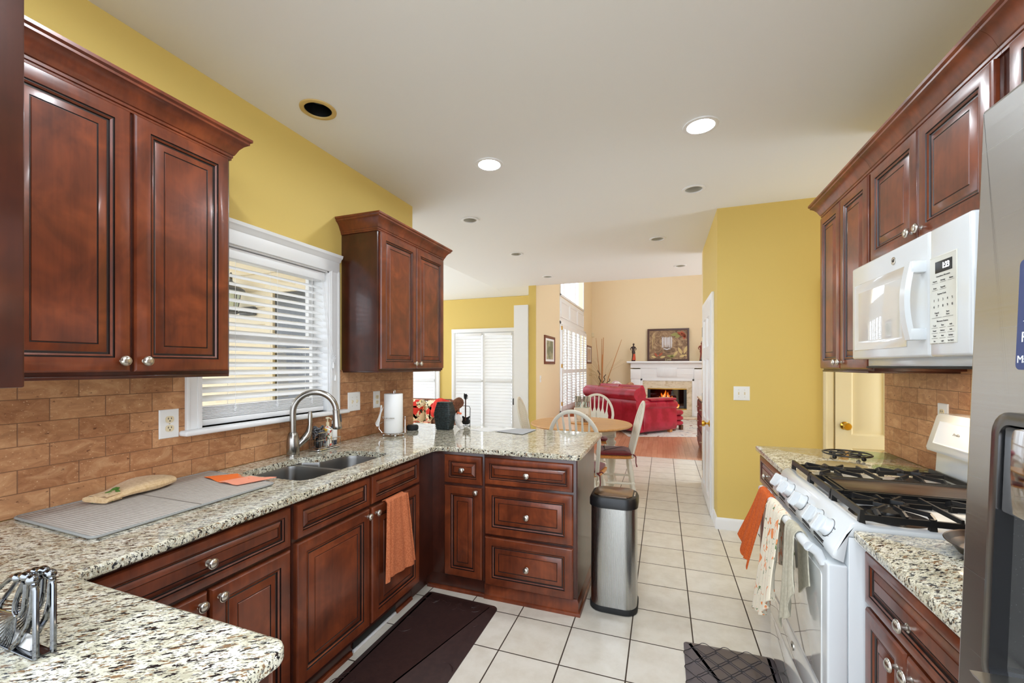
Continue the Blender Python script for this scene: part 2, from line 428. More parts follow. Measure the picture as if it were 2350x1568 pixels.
M['pane'] = clear('window_glass'); M['fireglass'] = clear('fireplace_glass', (150, 140, 132), .12); M['jar'] = clear('clear_glass', (225, 235, 230), .18); M['greenglass'] = clear('green_tinted_glass', (242, 250, 238), .10)
def sheer(name, rgb, tr=.5):
    m = bpy.data.materials.new(name); m.use_nodes = True; t = m.node_tree; t.nodes.clear()
    o = t.nodes.new('ShaderNodeOutputMaterial'); x = t.nodes.new('ShaderNodeMixShader'); a = t.nodes.new('ShaderNodeBsdfDiffuse'); b = t.nodes.new('ShaderNodeBsdfTranslucent')
    a.inputs[0].default_value = lin(rgb); b.inputs[0].default_value = lin(rgb); x.inputs[0].default_value = tr
    t.links.new(a.outputs[0], x.inputs[1]); t.links.new(b.outputs[0], x.inputs[2]); t.links.new(x.outputs[0], o.inputs[0]); return m
M['blind'] = sheer('translucent_blind', (238, 238, 238), .42)
M['slat'] = mat('white_slat', (240, 240, 240), .4)
def siding():
    m = mat('beige_siding', (226, 214, 188), .6); t = NT(m); return m
M['siding'] = siding()
M['lens'] = mat('lit_lens', (255, 255, 255), .5, emit=(238, 247, 255), estr=LAMP_POWER)
M['flame'] = mat('flame', (255, 150, 40), .5, emit=(255, 140, 40), estr=6.0)
M['flame_hot'] = mat('flame_core', (255, 220, 140), .5, emit=(255, 214, 130), estr=9.0)
M['lcd'] = mat('lit_digits', (240, 245, 255), .5, emit=(240, 245, 255), estr=2.0)
# ---------------------------------------------------------------- room shell
XL, XR, H = -2.035, 1.231, 2.795
YP, YB = 4.066, -2.6          # pantry wall, back of the room behind the camera
YS, YL, YE = 7.4, 12.9, 6.93   # far wall of the sun room, fireplace wall, end of the kitchen ceiling
mb = MB(); mb.box(-2.185, 2.55, -.1, 6.9, -.06, 0); mb.box(-7, 7, -9.0, -.1, -.06, 0); mb.box(-6.0, -2.185, 3.15, YS+.12, -.06, 0); mb.box(-2.185, -2.17, 6.9, YS+.12, -.06, 0)  # wide slab behind the viewer is added to bounce sky light indoors
struct('floor', mb, M['tile'], 'cream square tiles with dark grout')
mb = MB(); mb.box(-2.17, 3.3, 6.9, YL+.15, -.06, 0); struct('floor_living', mb, M['planks'], 'reddish oak planks')
mb = MB(); mb.box(-14, -2.185, -12, 3.15, -.5, -.3); struct('ground_outside', mb, mat('ground', (150, 146, 134), .9))

def wall(name, axis, a, b, s0, s1, z0, z1, holes, m, label=None):
    """wall slab: axis 'x' = plane of constant x between a and b, running over y s0..s1; holes = (s, s, z, z)"""
    mb = MB(); ss = sorted({s0, s1, *[h[0] for h in holes], *[h[1] for h in holes]}); zz = sorted({z0, z1, *[h[2] for h in holes], *[h[3] for h in holes]})
    for i in range(len(ss)-1):
        for j in range(len(zz)-1):
            cs, cz = (ss[i]+ss[i+1])/2, (zz[j]+zz[j+1])/2
            if any(h[0] < cs < h[1] and h[2] < cz < h[3] for h in holes): continue
            if axis == 'x': mb.box(a, b, ss[i], ss[i+1], zz[j], zz[j+1])
            else: mb.box(ss[i], ss[i+1], a, b, zz[j], zz[j+1])
    bmesh.ops.remove_doubles(mb.bm, verts=mb.bm.verts, dist=1e-5)
    seen = {}
    for f in list(mb.bm.faces):
        k = tuple(sorted(v.index for v in f.verts)) if False else tuple(round(q, 4) for q in f.calc_center_median())
        seen.setdefault(k, []).append(f)
    dd = [f for fs in seen.values() if len(fs) > 1 for f in fs]
    bmesh.ops.delete(mb.bm, geom=dd, context='FACES')
    return struct(name, mb, m, label, 0)

WIN = (1.36, 2.16, 1.13, 2.03)   # kitchen window opening
wall('wall_left', 'x', -2.185, XL, -.10, 3.13, 0, H, [WIN], M['yellow'], 'yellow kitchen wall with the sink window')
wall('wall_right', 'x', XR+.008, XR+.13, 0.0, 3.076, 0, H, [], M['yellow'], 'yellow kitchen wall behind the range')
wall('wall_pantry', 'y', YP, YP+.12, .448, 2.55, 0, H, [], M['yellow'], 'yellow wall with the light switches')
wall('wall_hall', 'x', .448, .56, YP+.12, 5.467, 0, H, [], M['yellow'], 'pale yellow wall with the white hall door')
wall('wall_passage', 'x', 2.43, 2.55, 3.0, YP, 0, H, [(3.2, 3.95, .3, 2.3)], M['yellow'])  # opening added out of view to let daylight onto the pantry door
wall('wall_passage_near', 'y', 2.956, 3.076, XR+.13, 2.55, 0, H, [], M['yellow'])
wall('wall_sunroom_outer', 'y', 3.16, 3.30, -6.0, -2.185, -.3, 3.6, [], M['siding'], 'beige siding seen through the kitchen window')
DOORW, WINW = (-3.83, -2.60, .06, 2.06), (-5.35, -4.24, .35, 2.06)
wall('wall_sunroom', 'y', YS, YS+.12, -6.0, -2.17, 0, 2.72, [DOORW, WINW], M['yellow'], 'yellow far wall of the sun room')
mb = MB(); mb.loft([[(-6.0, YS+.12, 2.70), (-6.0, 3.16, 3.55), (-2.79, 3.16, 3.55), (-2.79, YS+.12, 2.70)], [(-6.0, YS+.12, 2.80), (-6.0, 3.16, 3.65), (-2.79, 3.16, 3.65), (-2.79, YS+.12, 2.80)]])
struct('ceiling_sunroom', mb, M['ceil'])
mb = MB(); mb.loft([[(-2.79, YS+.12, 2.70), (-2.79, YE, 2.818), (-2.172, YE, 2.818), (-2.172, YS+.12, 2.70)], [(-2.79, YS+.12, 2.80), (-2.79, YE, 2.918), (-2.172, YE, 2.918), (-2.172, YS+.12, 2.80)]]); struct('ceiling_nook', mb, M['ceil'])
SH, UP = (8.70, 11.68, .47, 2.30), (8.72, 11.40, 2.95, 4.6)
wall('wall_living_left', 'x', -2.17, XL, YE-.03, YL, 0, 5.4, [SH, UP], M['cream'], 'cream living room wall with the shuttered windows')
mb = MB(); mb.box(-2.168, XL-.002, YE-.034, YE-.03, 0, H); struct('trim_1', mb, M['yellow'], 'yellow end of the wall between sun room and living room')
mb = MB(); mb.box(-2.42, -2.172, 6.85, 6.95, 0, 2.465); struct('trim_2', mb, M['white'], 'white end panel beside the yellow wall end')
wall('wall_living_far', 'y', YL, YL+.15, -2.17, 3.3, 0, 5.4, [], M['cream'], 'cream wall behind the fireplace')
wall('wall_living_right', 'x', 3.15, 3.3, 5.6, YL, 0, 5.4, [(5.65, 7.8, .05, 5.2)], M['cream'])  # unseen opening added to brighten the living room
wall('wall_hall_back', 'y', 5.467, 5.6, .448, 3.3, 0, H, [], M['cream'])
mb = MB(); mb.box(-2.17, 3.3, YE, YL+.15, 5.4, 5.5); mb.box(-2.17, .62, YE+.001, YE+.12, H+.16, 5.4); struct('ceiling_living', mb, M['ceil'])

mb = MB(); mb.box(-8.5, -2.19, -.6, 3.14, 2.75, 2.85); struct('ceiling_sky_block', mb, M['siding'], 'unseen slab added outside the kitchen window to block sky light')  # roof slab added out of view to dim the siding outside
mb = MB(); mb.box(-8.6, -8.5, -.6, 3.14, -.3, 2.0); struct('wall_sky_block', mb, M['siding'])  # unseen side screen, added to shade the outdoor area further
mb = MB(); mb.box(-7.0, -2.2, YS+.14, 10.2, 2.74, 2.82); struct('ceiling_sky_block_sunroom', mb, M['siding'], 'unseen slab added above the sun room glazing to cut sky light')  # overhang added to keep the sun room blinds from blowing out
mb = MB(); mb.box(-8, -2.2, YS+.14, 11, -.3, -.2); struct('ground_sky_block', mb, mat('added_ground', (150, 148, 142), .9))  # unseen grey slab added to limit light from below the glazing
# kitchen ceiling with round holes for the recessed lamps
LIGHTS = [(-1.738, 1.772, .078, 'black'), (-1.113, 2.648, .082, 'lit'), (.204, 2.628, .082, 'lit'), (.226, 3.555, .072, 'off'), (-1.708, 3.598, .072, 'off'),
          (-1.692, 4.881, .072, 'off'), (-.053, 4.811, .072, 'off'), (-1.667, 6.282, .072, 'off'), (.225, 6.212, .072, 'off'),
          (-1.113, .90, .082, 'lit'), (.204, .90, .082, 'lit')]  # these last two lamps are added out of view for extra light
mb = MB(); mb.prism([(-2.185, .35), (2.55, .35), (2.55, 5.467), (.62, 5.467), (.62, YE), (-2.79, YE), (-2.79, 3.16), (-2.185, 3.16)], H, H+.16)
ceil = struct('ceiling', mb, M['ceil'], 'smooth pale grey kitchen ceiling')
cs = []
for x, y, r, k in LIGHTS:
    c = MB(); c.lathe([(r-.006, -.05), (r-.006, .13)], (x, y, H), (0, 0, 1), 40); cs.append(c)
cut(ceil, cs)

# backsplash tile
tl = MB(); x0, x1 = XL, XL+.008
for a, b, c, d in ((.02, 1.287, .914, 1.392), (1.287, 2.245, .914, 1.105), (2.245, 3.13, .914, 1.392)): tl.box(x0, x1, a, b, c, d)
struct('wall_backsplash_left', tl, M['travertine'], 'tumbled brown travertine tile behind the sink')
tl = MB(); tl.box(XR, XR+.008, 1.0, 3.076, .914, 1.5); struct('wall_backsplash_right', tl, M['travertine'], 'tumbled brown travertine tile behind the range')

# baseboards
def base(name, path, m=None):
    mb = MB(); mb.sweep(path, [(0, 0), (.016, 0), (.016, .075), (.012, .09), (.004, .10), (0, .10)]); struct(name, mb, m or M['white'])
base('baseboard_pantry', [(.448, YP+.30), (.448, YP), (1.222, YP)])
base('baseboard_hall', [(.448, 5.465), (.448, 5.27)][::1])
base('baseboard_living_far', [(.0-.9, YL), (XL, YL), (XL, YE)][::-1])

# ---------------------------------------------------------------- kitchen window (setting)
wf = MB()
def casing(mb, y0, y1, z0, z1):
    mb.box(XL+.0, XL+.016, y0, y1, z0, z1, .003); 
casing(wf, 1.287, 1.36, 1.13, 2.04); wf.box(XL+.012, XL+.022, 1.287, 1.303, 1.13, 2.04, .003); wf.box(XL+.012, XL+.019, 1.336, 1.352, 1.13, 2.04, .003)
casing(wf, 2.16, 2.243, 1.13, 2.04); wf.box(XL+.012, XL+.022, 2.227, 2.243, 1.13, 2.04, .003); wf.box(XL+.012, XL+.019, 2.168, 2.184, 1.13, 2.04, .003)
wf.box(XL, XL+.018, 1.287, 2.243, 2.03, 2.125, .003)
wf.sweep([(XL+.018, 1.285), (XL+.018, 2.245)][::-1], [(0, 2.10), (.006, 2.105), (.012, 2.118), (.024, 2.128), (.028, 2.145), (0, 2.145)][::1])
wf.sweep([(XL+.018, 1.285), (XL+.018, 2.245)], [(0, 2.10), (.006, 2.105), (.012, 2.118), (.024, 2.128), (.028, 2.145), (0, 2.145)])
# jamb lining
for a in ((1.36, 1.368, 1.13, 2.03), (2.152, 2.16, 1.13, 2.03), (1.36, 2.16, 2.022, 2.03)): wf.box(-2.185, XL+.002, *a)
# sashes
for x, z0, z1 in ((-2.165, 1.56, 2.022), (-2.135, 1.13, 1.585)):
    for a in ((1.368, 1.405, z0, z1), (2.115, 2.152, z0, z1), (1.405, 2.115, z0, z0+.035), (1.405, 2.115, z1-.035, z1)): wf.box(x-.014, x+.014, *a, .003)
struct('window_1', wf, M['white'], 'white kitchen window over the sink')
p = MB(); p.box(-2.168, -2.163, 1.40, 2.12, 1.59, 1.99); p.box(-2.137, -2.132, 1.40, 2.12, 1.16, 1.555)
struct('window_1_pane', p, M['pane'])
sl = MB(); sl.box(-2.185, XL+.055, 1.264, 2.302, 1.105, 1.13, .009, 3); struct('window_1_sill', sl, M['white'], 'white painted window sill')

# ---------------------------------------------------------------- sun room glazing, living room windows
def glazed(name, x0, x1, z0, z1, mullions, rail):
    mb = MB(); y0, y1 = YS-.02, YS+.04; w = .05
    mb.box(x0-.07, x0, YS-.03, YS+.02, max(0, z0-.06), z1+.07, .004); mb.box(x1, x1+.07, YS-.03, YS+.02, max(0, z0-.06), z1+.07, .004); mb.box(x0-.07, x1+.07, YS-.035, YS+.02, z1, z1+.075, .004)
    xs = [x0]+list(mullions)+[x1]
    for i, x in enumerate(xs):
        hw = .028 if 0 < i < len(xs)-1 else w/2; c = x+(w/2 if i == 0 else -w/2 if i == len(xs)-1 else 0); mb.box(c-hw, c+hw, y0, y1, z0, z1, .003)
    for z in (z0+.03, rail, z1-.025): mb.box(x0, x1, y0+.005, y1-.005, z-.025, z+.025, .003)
    struct(name, mb, M['white'])
    g = MB(); g.box(x0+.01, x1-.01, YS+.02, YS+.024, z0+.01, z1-.01); struct(name+'_pane', g, M['pane'])
glazed('window_2', *DOORW, [-3.215], 1.13); glazed('window_3', *WINW, [], 1.13)

lw = MB()
for (a, b, c, d) in (SH, UP):
    x0, x1 = -2.16, XL+.015
    for q in ((a-.07, a, c-.07, d+.07), (b, b+.07, c-.07, d+.07), (a-.07, b+.07, d, d+.07), (a-.07, b+.07, c-.05, c)): lw.box(XL, x1, *q, .004)
    for k in range(1, 4):
        y = a+(b-a)*k/4; lw.box(x0, x0+.05, y-.03, y+.03, c, d)
# panelled band between the two windows
lw.box(XL, XL+.006, 8.63, 11.47, 2.37, 2.88)
for k in range(3):
    y = 8.72+k*.92; lw.panel((XL+.006, y, 2.45), (0, 1, 0), (0, 0, 1), (1, 0, 0), .84, .36, [(0, 0), (.0, .014), (.03, .014), (.04, .004)])
struct('window_4', lw, M['white'], 'white framed tall living room windows')
g = MB(); g.box(-2.13, -2.126, UP[0], UP[1], UP[2], UP[3]); g.box(-2.13, -2.126, SH[0], SH[1], SH[2], SH[3]); struct('window_4_pane', g, M['pane'])

# ---------------------------------------------------------------- doors of the setting
def six_panel(o, u, n, w, h, name, m, label, knob_u, cols=(.12, .5), kz=.92):
    """panelled door leaf standing on the wall face; o lower corner"""
    u, n, o = Vector(u), Vector(n), Vector(o); up = Vector((0, 0, 1)); mb = MB()
    mb.obox(o+u*(w/2)+up*(h/2)+n*.004, u, n, up, w/2, .004, h/2)
    st = .105*w/.76; pw = (w-3*st)/2; rows = ((.12, .64), (.86, .62), (1.60, .30))
    ys = sorted({0, h, *[a for a, b in rows], *[a+b for a, b in rows]})
    for i in (0, 1, 2):
        x = i*(pw+st); mb.obox(o+u*(x+st/2)+up*(h/2)+n*.018, u, n, up, st/2, .010, h/2)
    prev = 0
    for z0, z1 in [(0, rows[0][0])]+[(rows[i][0]+rows[i][1], rows[i+1][0]) for i in range(2)]+[(rows[2][0]+rows[2][1], h)]:
        for i in (0, 1): mb.obox(o+u*(st+i*(pw+st)+pw/2)+up*((z0+z1)/2)+n*.018, u, n, up, pw/2, .010, (z1-z0)/2)
    for z0, hh in rows:
        for i in (0, 1): mb.panel(o+u*(st+i*(pw+st))+up*z0+n*.008, u, up, n, pw, hh, [(0, 0), (0, .020), (.014, .003), (.024, .003), (.055, .014)])
    d = tag(mb.build(name, m), label, None, None, 'structure')
    k = MB(); c = o+u*knob_u+up*kz+n*.028
    k.lathe([(.032, 0), (.032, .004), (.026, .008), (.010, .012), (.010, .032), (.020, .038), (.029, .050), (.029, .060), (.022, .068), (0, .070)], c, n, 24)
    k.build('door_knob', M['brass'], d); return d
d1 = six_panel((1.30, YP, .01), (1, 0, 0), (0, -1, 0), .76, 2.03, 'door_1', M['door_cream'], 'cream panelled pantry door with brass knob', .06, kz=.935)
c = MB(); prof = lambda: None
for q in ((1.222, 1.292), (2.068, 2.138)): c.box(q[0], q[1], YP-.020, YP, 0, 2.11, .004); c.box(q[0]+.008, q[0]+.024, YP-.026, YP-.01, 0, 2.11, .003)
c.box(1.2925, 2.0675, YP-.0195, YP, 2.045, 2.11, .003); struct('trim_3', c, M['door_cream'], 'cream casing of the pantry door')
d2 = six_panel((.448, 5.19, .01), (0, -1, 0), (-1, 0, 0), .83, 2.03, 'door_2', M['white'], 'white panelled hall door with brass knob', .775, kz=.86)
hg = MB()
for z in (.30, 1.06, 1.80): hg.box(.425, .4475, 5.192, 5.20, z-.05, z+.05); hg.lathe([(.008, -.055), (.008, .055)], (.424, 5.196, z), (0, 0, 1), 10)
hg.build('hinge', mat('aged_brass', (120, 112, 92), .4, 1.0), d2)
c = MB()
for q in ((5.205, 5.27), (4.29, 4.355)): c.box(.425, .448, q[0], q[1], 0, 2.11, .004)
c.box(.4255, .448, 4.3555, 5.2045, 2.045, 2.11, .003); struct('trim_4', c, M['white'], 'white casing of the hall door')

# ---------------------------------------------------------------- recessed lamps
def downlight(x, y, r, kind, label, group):
    t = thing('recessed_lamp', label, 'ceiling light', (x, y, H-.004), group)
    tr = MB(); tr.lathe([(r-.008, .004), (r-.008, -.001), (r+.004, -.004), (r+.012, -.002), (r+.014, .004)], (x, y, H-.004), (0, 0, 1), 40)
    ring = MB(); n = 40; P = [(r-.010, .003), (r-.008, -.003), (r+.004, -.005), (r+.013, -.002), (r+.014, .003)]
    ring.bm.free(); ring = MB(); R = [ring._v([(x+q*math.cos(2*PI*k/n), y+q*math.sin(2*PI*k/n), H-.004+h) for k in range(n)]) for q, h in P]; R.append(R[0])
    for a in range(len(P)):
        for i in range(n): ring.f([R[a][i], R[a][(i+1) % n], R[a+1][(i+1) % n], R[a+1][i]])
    tr.bm.free()
    ring.build('trim_ring', M['tan_ring'] if kind == 'black' else M['white'], t)
    cn = MB(); n = 40; Z0 = H-.004
    if kind == 'lit':
        cn.lathe([(r-.012, .010), (r-.014, .004), (r*.6, .002), (0, .0015)], (x, y, Z0), (0, 0, 1), 40); cn.build('lens', M['lens'], t)
    else:
        R = [cn._v([(x+q*math.cos(2*PI*k/n), y+q*math.sin(2*PI*k/n), Z0+h) for k in range(n)]) for q, h in ((r-.008, .004), (r-.012, .05), (r-.02, .10), (.03, .118), (.001, .12))]
        for a in range(4):
            for i in range(n): cn.f([R[a][i], R[a+1][i], R[a+1][(i+1) % n], R[a][(i+1) % n]])
        cn.build('baffle', M['black'] if kind == 'black' else M['baffle'], t)
        bl = MB(); bl.lathe([(.012, .112), (.026, .10), (.044, .075), (.048, .062), (.042, .054), (0, .050)], (x, y, Z0), (0, 0, 1), 28)
        bl.build('bulb', M['bulb_grey'] if kind == 'black' else M['bulb'], t)
M['tan_ring'] = mat('aged_tan_ring', (206, 176, 112), .5); M['baffle'] = mat('grey_baffle', (196, 192, 180), .5); M['bulb'] = mat('frosted_bulb', (225, 225, 222), .3); M['bulb_grey'] = mat('dark_grey_bulb', (70, 70, 70), .4)  # bulb in the black can gets a darker grey
LAB = ['black recessed ceiling lamp with tan ring near yellow wall above window', 'lit round recessed lamp left of ceiling centre', 'lit round recessed lamp toward the range side',
       'unlit recessed lamp just behind the lit one on range side', 'unlit recessed lamp past the far cherry wall cabinet', 'second unlit lamp beyond the far cherry wall cabinet',
       'unlit recessed lamp over passage, beyond the pantry wall corner', 'farthest recessed lamp on the sun room side by ceiling edge', 'farthest recessed lamp on the hall door side by ceiling edge',
       'added unseen lit lamp overhead in front of the left wall cabinet', 'added unseen lit lamp overhead beside the refrigerator']
for (x, y, r, k), lb in zip(LIGHTS, LAB): downlight(x, y, r, k, lb, 'recessed ceiling lamps')

# ---------------------------------------------------------------- outside the kitchen window: siding courses, dark window, lantern
sd = MB()
for k in range(22):
    z = -.2+k*.17; sd.loft([[(-6.0, 3.16, z), (-6.0, 3.130, z), (-6.0, 3.155, z+.17), (-6.0, 3.16, z+.17)], [(-2.25, 3.16, z), (-2.25, 3.130, z), (-2.25, 3.155, z+.17), (-2.25, 3.16, z+.17)]])
tag(sd.build('wall_outside_siding', M['siding'], None, 0), None, None, None, 'structure')
ow = MB()
for q in ((-3.70, -3.60, 1.0, 2.14), (-3.05, -2.95, 1.0, 2.14), (-3.70, -2.95, 2.14, 2.24), (-3.70, -2.95, .93, 1.0)): ow.box(q[0], q[1], 3.09, 3.14, q[2], q[3], .004)
ow.box(-3.6, -3.05, 3.105, 3.14, 1.55, 1.59)
struct('window_outside', ow, M['siding'], 'trimmed window on the outside wall')
dw = MB(); dw.box(-3.60, -3.05, 3.118, 3.135, 1.0, 2.14); struct('window_outside_pane', dw, mat('dark_pane', (52, 56, 58), .12))
ln = thing('wall_lantern', 'black outdoor lantern on siding, seen through kitchen window blind', 'lantern', (-4.02, 3.14, 1.95))
q = MB(); q.box(-4.07, -3.87, 3.10, 3.141, 1.93, 2.02, .01); q.tube([(-3.95, 3.11, 1.97), (-3.97, 3.04, 1.96), (-4.02, 3.0, 1.93), (-4.02, 2.98, 1.98)], .011); q.build('bracket', M['black'], ln)
q = MB(); q.lathe([(.02, 1.93), (.06, 1.95), (.062, 1.965), (.05, 1.97)], (-4.02, 2.98, 0), (0, 0, 1), 6)
for k in range(6): a = PI/3*k; q.tube([(-4.02+.055*math.cos(a), 2.98+.055*math.sin(a), 1.965), (-4.02+.085*math.cos(a), 2.98+.085*math.sin(a), 2.16)], .005, 5)
q.lathe([(.125, 2.16), (.12, 2.175), (.07, 2.21), (.04, 2.24), (.014, 2.26), (.012, 2.30), (.022, 2.31), (.004, 2.345)], (-4.02, 2.98, 0), (0, 0, 1), 12); q.build('cage', M['black'], ln)
q = MB(); q.lathe([(.05, 1.972), (.078, 2.155)], (-4.02, 2.98, 0), (0, 0, 1), 6); q.build('glass', M['jar'], ln)
# ---------------------------------------------------------------- cherry cabinets
DOOR = [(0, 0), (0, .013), (.0015, .0155), (.006, .0195), (.012, .0205), (.030, .0225), (.047, .0205), (.0485, .0165, 1), (.0515, .0165, 1), (.053, .0190), (.0585, .0155), (.060, .0115, 1), (.0655, .0115, 1), (.068, .0128), (.090, .0190), (.0915, .0168, 1), (.0935, .0168, 1), (.095, .0190)]
def knob(parent, c, n, r=.0165):
    k = MB(); s = r/.0165
    k.lathe([(.0115*s, 0), (.0115*s, .002), (.007*s, .004), (.0055*s, .010), (.0065*s, .016), (.0150*s, .019), (.0172*s, .022), (.0165*s, .0245), (.0145*s, .0250), (.0140*s, .0262), (.010*s, .0290), (.005*s, .0302), (0, .0306)], c, n, 22)
    return k.build('knob', M['nickel'], parent)
def front(kind, root, o, u, n, w, h, kn=None):
    """door or drawer front; kn = (along, up) of its knob"""
    mb = MB(); u, n, o = Vector(u), Vector(n), Vector(o); sc = min(1.0, .40*min(w, h)/.095)
    mb.panel(o, u, (0, 0, 1), n, w, h, [(a*sc, b, *r) for a, b, *r in DOOR])
    d = mb.build(kind, WOOD, root, 25)
    if kn: knob(d, o+u*kn[0]+Vector((0, 0, kn[1]))+n*.0185, n)
    return d
def fronts_x(root, x, n, items):
    """fronts on a plane of constant x: (kind, y0, y1, z0, z1, knob y, knob z)"""
    for kind, y0, y1, z0, z1, ky, kz in items:
        front(kind, root, (x, y0, z0), (0, 1, 0), (n, 0, 0), y1-y0, z1-z0, None if ky is None else (ky-y0, kz-z0))
CROWN = [(0, 2.300), (.006, 2.300), (.006, 2.308), (.010, 2.311), (.010, 2.320), (.014, 2.323), (.018, 2.332), (.026, 2.350), (.038, 2.366), (.050, 2.376), (.054, 2.378), (.054, 2.386), (.062, 2.392), (.062, 2.403), (0, 2.403)]
def crown(root, path):
    mb = MB(); mb.sweep(path, CROWN); return mb.build('crown', M['wood'], root, 20)

# -- upper cabinet left of the window
t = thing('wall_cabinet', 'two-door cherry wall cabinet left of the sink window', 'cabinet', (XL, .57, 1.385), 'cherry wall cabinets')
b = MB(); b.box(XL+.001, -1.745, .57, 1.286, 1.385, 2.31, .002); b.box(XL+.001, -1.738, .575, 1.280, 1.376, 1.3865, .002); b.build('body', M['wood_dark'], t)
fronts_x(t, -1.7445, 1, [('door', .585, .924, 1.40, 2.298, .897, 1.437), ('door', .934, 1.272, 1.40, 2.298, .963, 1.437)])
crown(t, [(-1.745, .57), (-1.745, 1.286), (XL+.002, 1.286)])
# -- upper cabinet right of the window
t = thing('wall_cabinet', 'smaller two-door cherry wall cabinet between window and sun room opening', 'cabinet', (XL, 2.275, 1.385), 'cherry wall cabinets')
b = MB(); b.box(XL+.001, -1.745, 2.277, 3.135, 1.385, 2.31, .002); b.box(XL+.001, -1.738, 2.283, 3.10, 1.376, 1.3865, .002); b.build('body', M['wood_dark'], t)
fronts_x(t, -1.7445, 1, [('door', 2.293, 2.708, 1.40, 2.298, 2.683, 1.437), ('door', 2.718, 3.122, 1.40, 2.298, 2.745, 1.437)])
crown(t, [(XL+.002, 2.277), (-1.745, 2.277), (-1.745, 3.135), (XL+.002, 3.135)])
# -- end of the upper cabinet over the near counter
t = thing('wall_cabinet', 'dark end panel of cherry wall cabinet at left edge, hanging over near counter', 'cabinet', (-1.5, .04, 1.385), 'cherry wall cabinets')
b = MB(); b.box(-2.03, -.985, .04, .353, 1.385, 2.31, .002); b.box(-.985, -.968, .04, .374, 1.385, 2.31, .003); b.build('body', M['wood_dark'], t)
for x0 in (-1.67, -1.33): front('door', t, (x0+.33, .3535, 1.40), (-1, 0, 0), (0, 1, 0), .32, .898, (.03 if x0 < -1.5 else .29, .04))
crown(t, [(-.968, .04), (-.968, .353), (-1.60, .353)][::1] if False else [(-1.6, .374), (-.968, .374), (-.968, .04)][::-1][::-1])

# -- upper cabinets over the range side
XU = .905
t = thing('wall_cabinet', 'tall narrow two-door cherry wall cabinet beside pantry wall, left of microwave', 'cabinet', (XR, 2.68, 1.395), 'cherry wall cabinets')
b = MB(); b.box(XU, XR-.001, 2.358, 3.0, 1.395, 2.31, .002); b.box(XU-.006, XR-.001, 2.40, 2.994, 1.386, 1.3955, .002); b.build('body', M['wood_dark'], t)
fronts_x(t, XU-.0005, -1, [('door', 2.370, 2.688, 1.405, 2.298, 2.662, 1.44), ('door', 2.696, 2.990, 1.405, 2.298, 2.722, 1.44)])
crown(t, [(XR-.002, 3.0), (XU, 3.0), (XU, 2.3575)])
t = thing('wall_cabinet', 'short two-door cherry wall cabinet directly above the white microwave', 'cabinet', (XR, 1.97, 1.88), 'cherry wall cabinets')
b = MB(); b.box(XU, XR-.001, 1.583, 2.3565, 1.868, 2.31, .002); b.build('body', M['wood_dark'], t)
fronts_x(t, XU-.0005, -1, [('door', 1.598, 1.963, 1.885, 2.298, 1.937, 1.922), ('door', 1.972, 2.345, 1.885, 2.298, 2.0, 1.922)])
crown(t, [(XU, 2.3565), (XU, 1.5825)])
t = thing('wall_cabinet', 'cherry wall cabinet above the refrigerator at upper right edge', 'cabinet', (XR, 1.1, 1.90), 'cherry wall cabinets')
b = MB(); b.box(XU, XR-.001, .60, 1.5815, 1.90, 2.31, .002); b.build('body', M['wood_dark'], t)
fronts_x(t, XU-.0005, -1, [('door', 1.09, 1.535, 1.915, 2.298, 1.12, 1.95), ('door', .615, 1.08, 1.915, 2.298, 1.05, 1.95)])
crown(t, [(XU, 1.5815), (XU, .60)])

# -- base cabinets along the window wall
XF = -1.392
t = thing('base_cabinet', 'cherry base cabinet with wide drawer over two doors, left of sink', 'cabinet', (-1.7, .94, 0), 'cherry base cabinets')
b = MB(); b.box(XL+.005, XF, .612, 1.278, .10, .883, .001); b.box(XL+.005, -1.445, .612, 1.278, 0, .0995); b.build('body', M['wood_dark'], t)
fronts_x(t, XF+.0005, 1, [('drawer', .630, 1.262, .712, .866, .943, .788), ('door', .630, .942, .125, .697, .914, .664), ('door', .950, 1.262, .125, .697, .979, .664)])
t = thing('base_cabinet', 'cherry sink cabinet with two false drawer fronts over two doors', 'cabinet', (-1.7, 1.75, 0), 'cherry base cabinets')
b = MB()
b.box(XL+.005, -1.92, 1.28, 2.208, .10, .883); b.box(-1.465, XF, 1.28, 2.208, .10, .883); b.box(-1.92, -1.465, 1.28, 1.30, .10, .883); b.box(-1.92, -1.465, 2.188, 2.208, .10, .883); b.box(-1.92, -1.465, 1.30, 2.188, .10, .12); b.box(XL+.005, -1.445, 1.28, 2.208, 0, .0995)
b.build('body', M['wood_dark'], t)
fronts_x(t, XF+.0005, 1, [('drawer_front', 1.290, 1.735, .725, .866, None, None), ('drawer_front', 1.752, 2.185, .725, .866, None, None), ('door', 1.290, 1.735, .125, .708, 1.716, .675), ('door', 1.752, 2.190, .125, .708, 1.780, .675)])
v = MB(); v.box(-1.4448, -1.436, 1.69, 2.04, .022, .085, .002); v.build('toe_vent', M['dark'], t)
v = MB(); v.box(-1.4448, -1.432, 1.69, 2.04, .002, .016, .002); v.build('vent_lip', M['white'], t)
for a, b_ in ((1.285, 1.68), (2.05, 2.205)):
    v = MB(); v.sweep([(-1.4448, a), (-1.4448, b_)], [(0, 0), (.014, 0), (.013, .008), (.008, .016), (0, .018)]); v.build('shoe_molding', M['wood'], t)
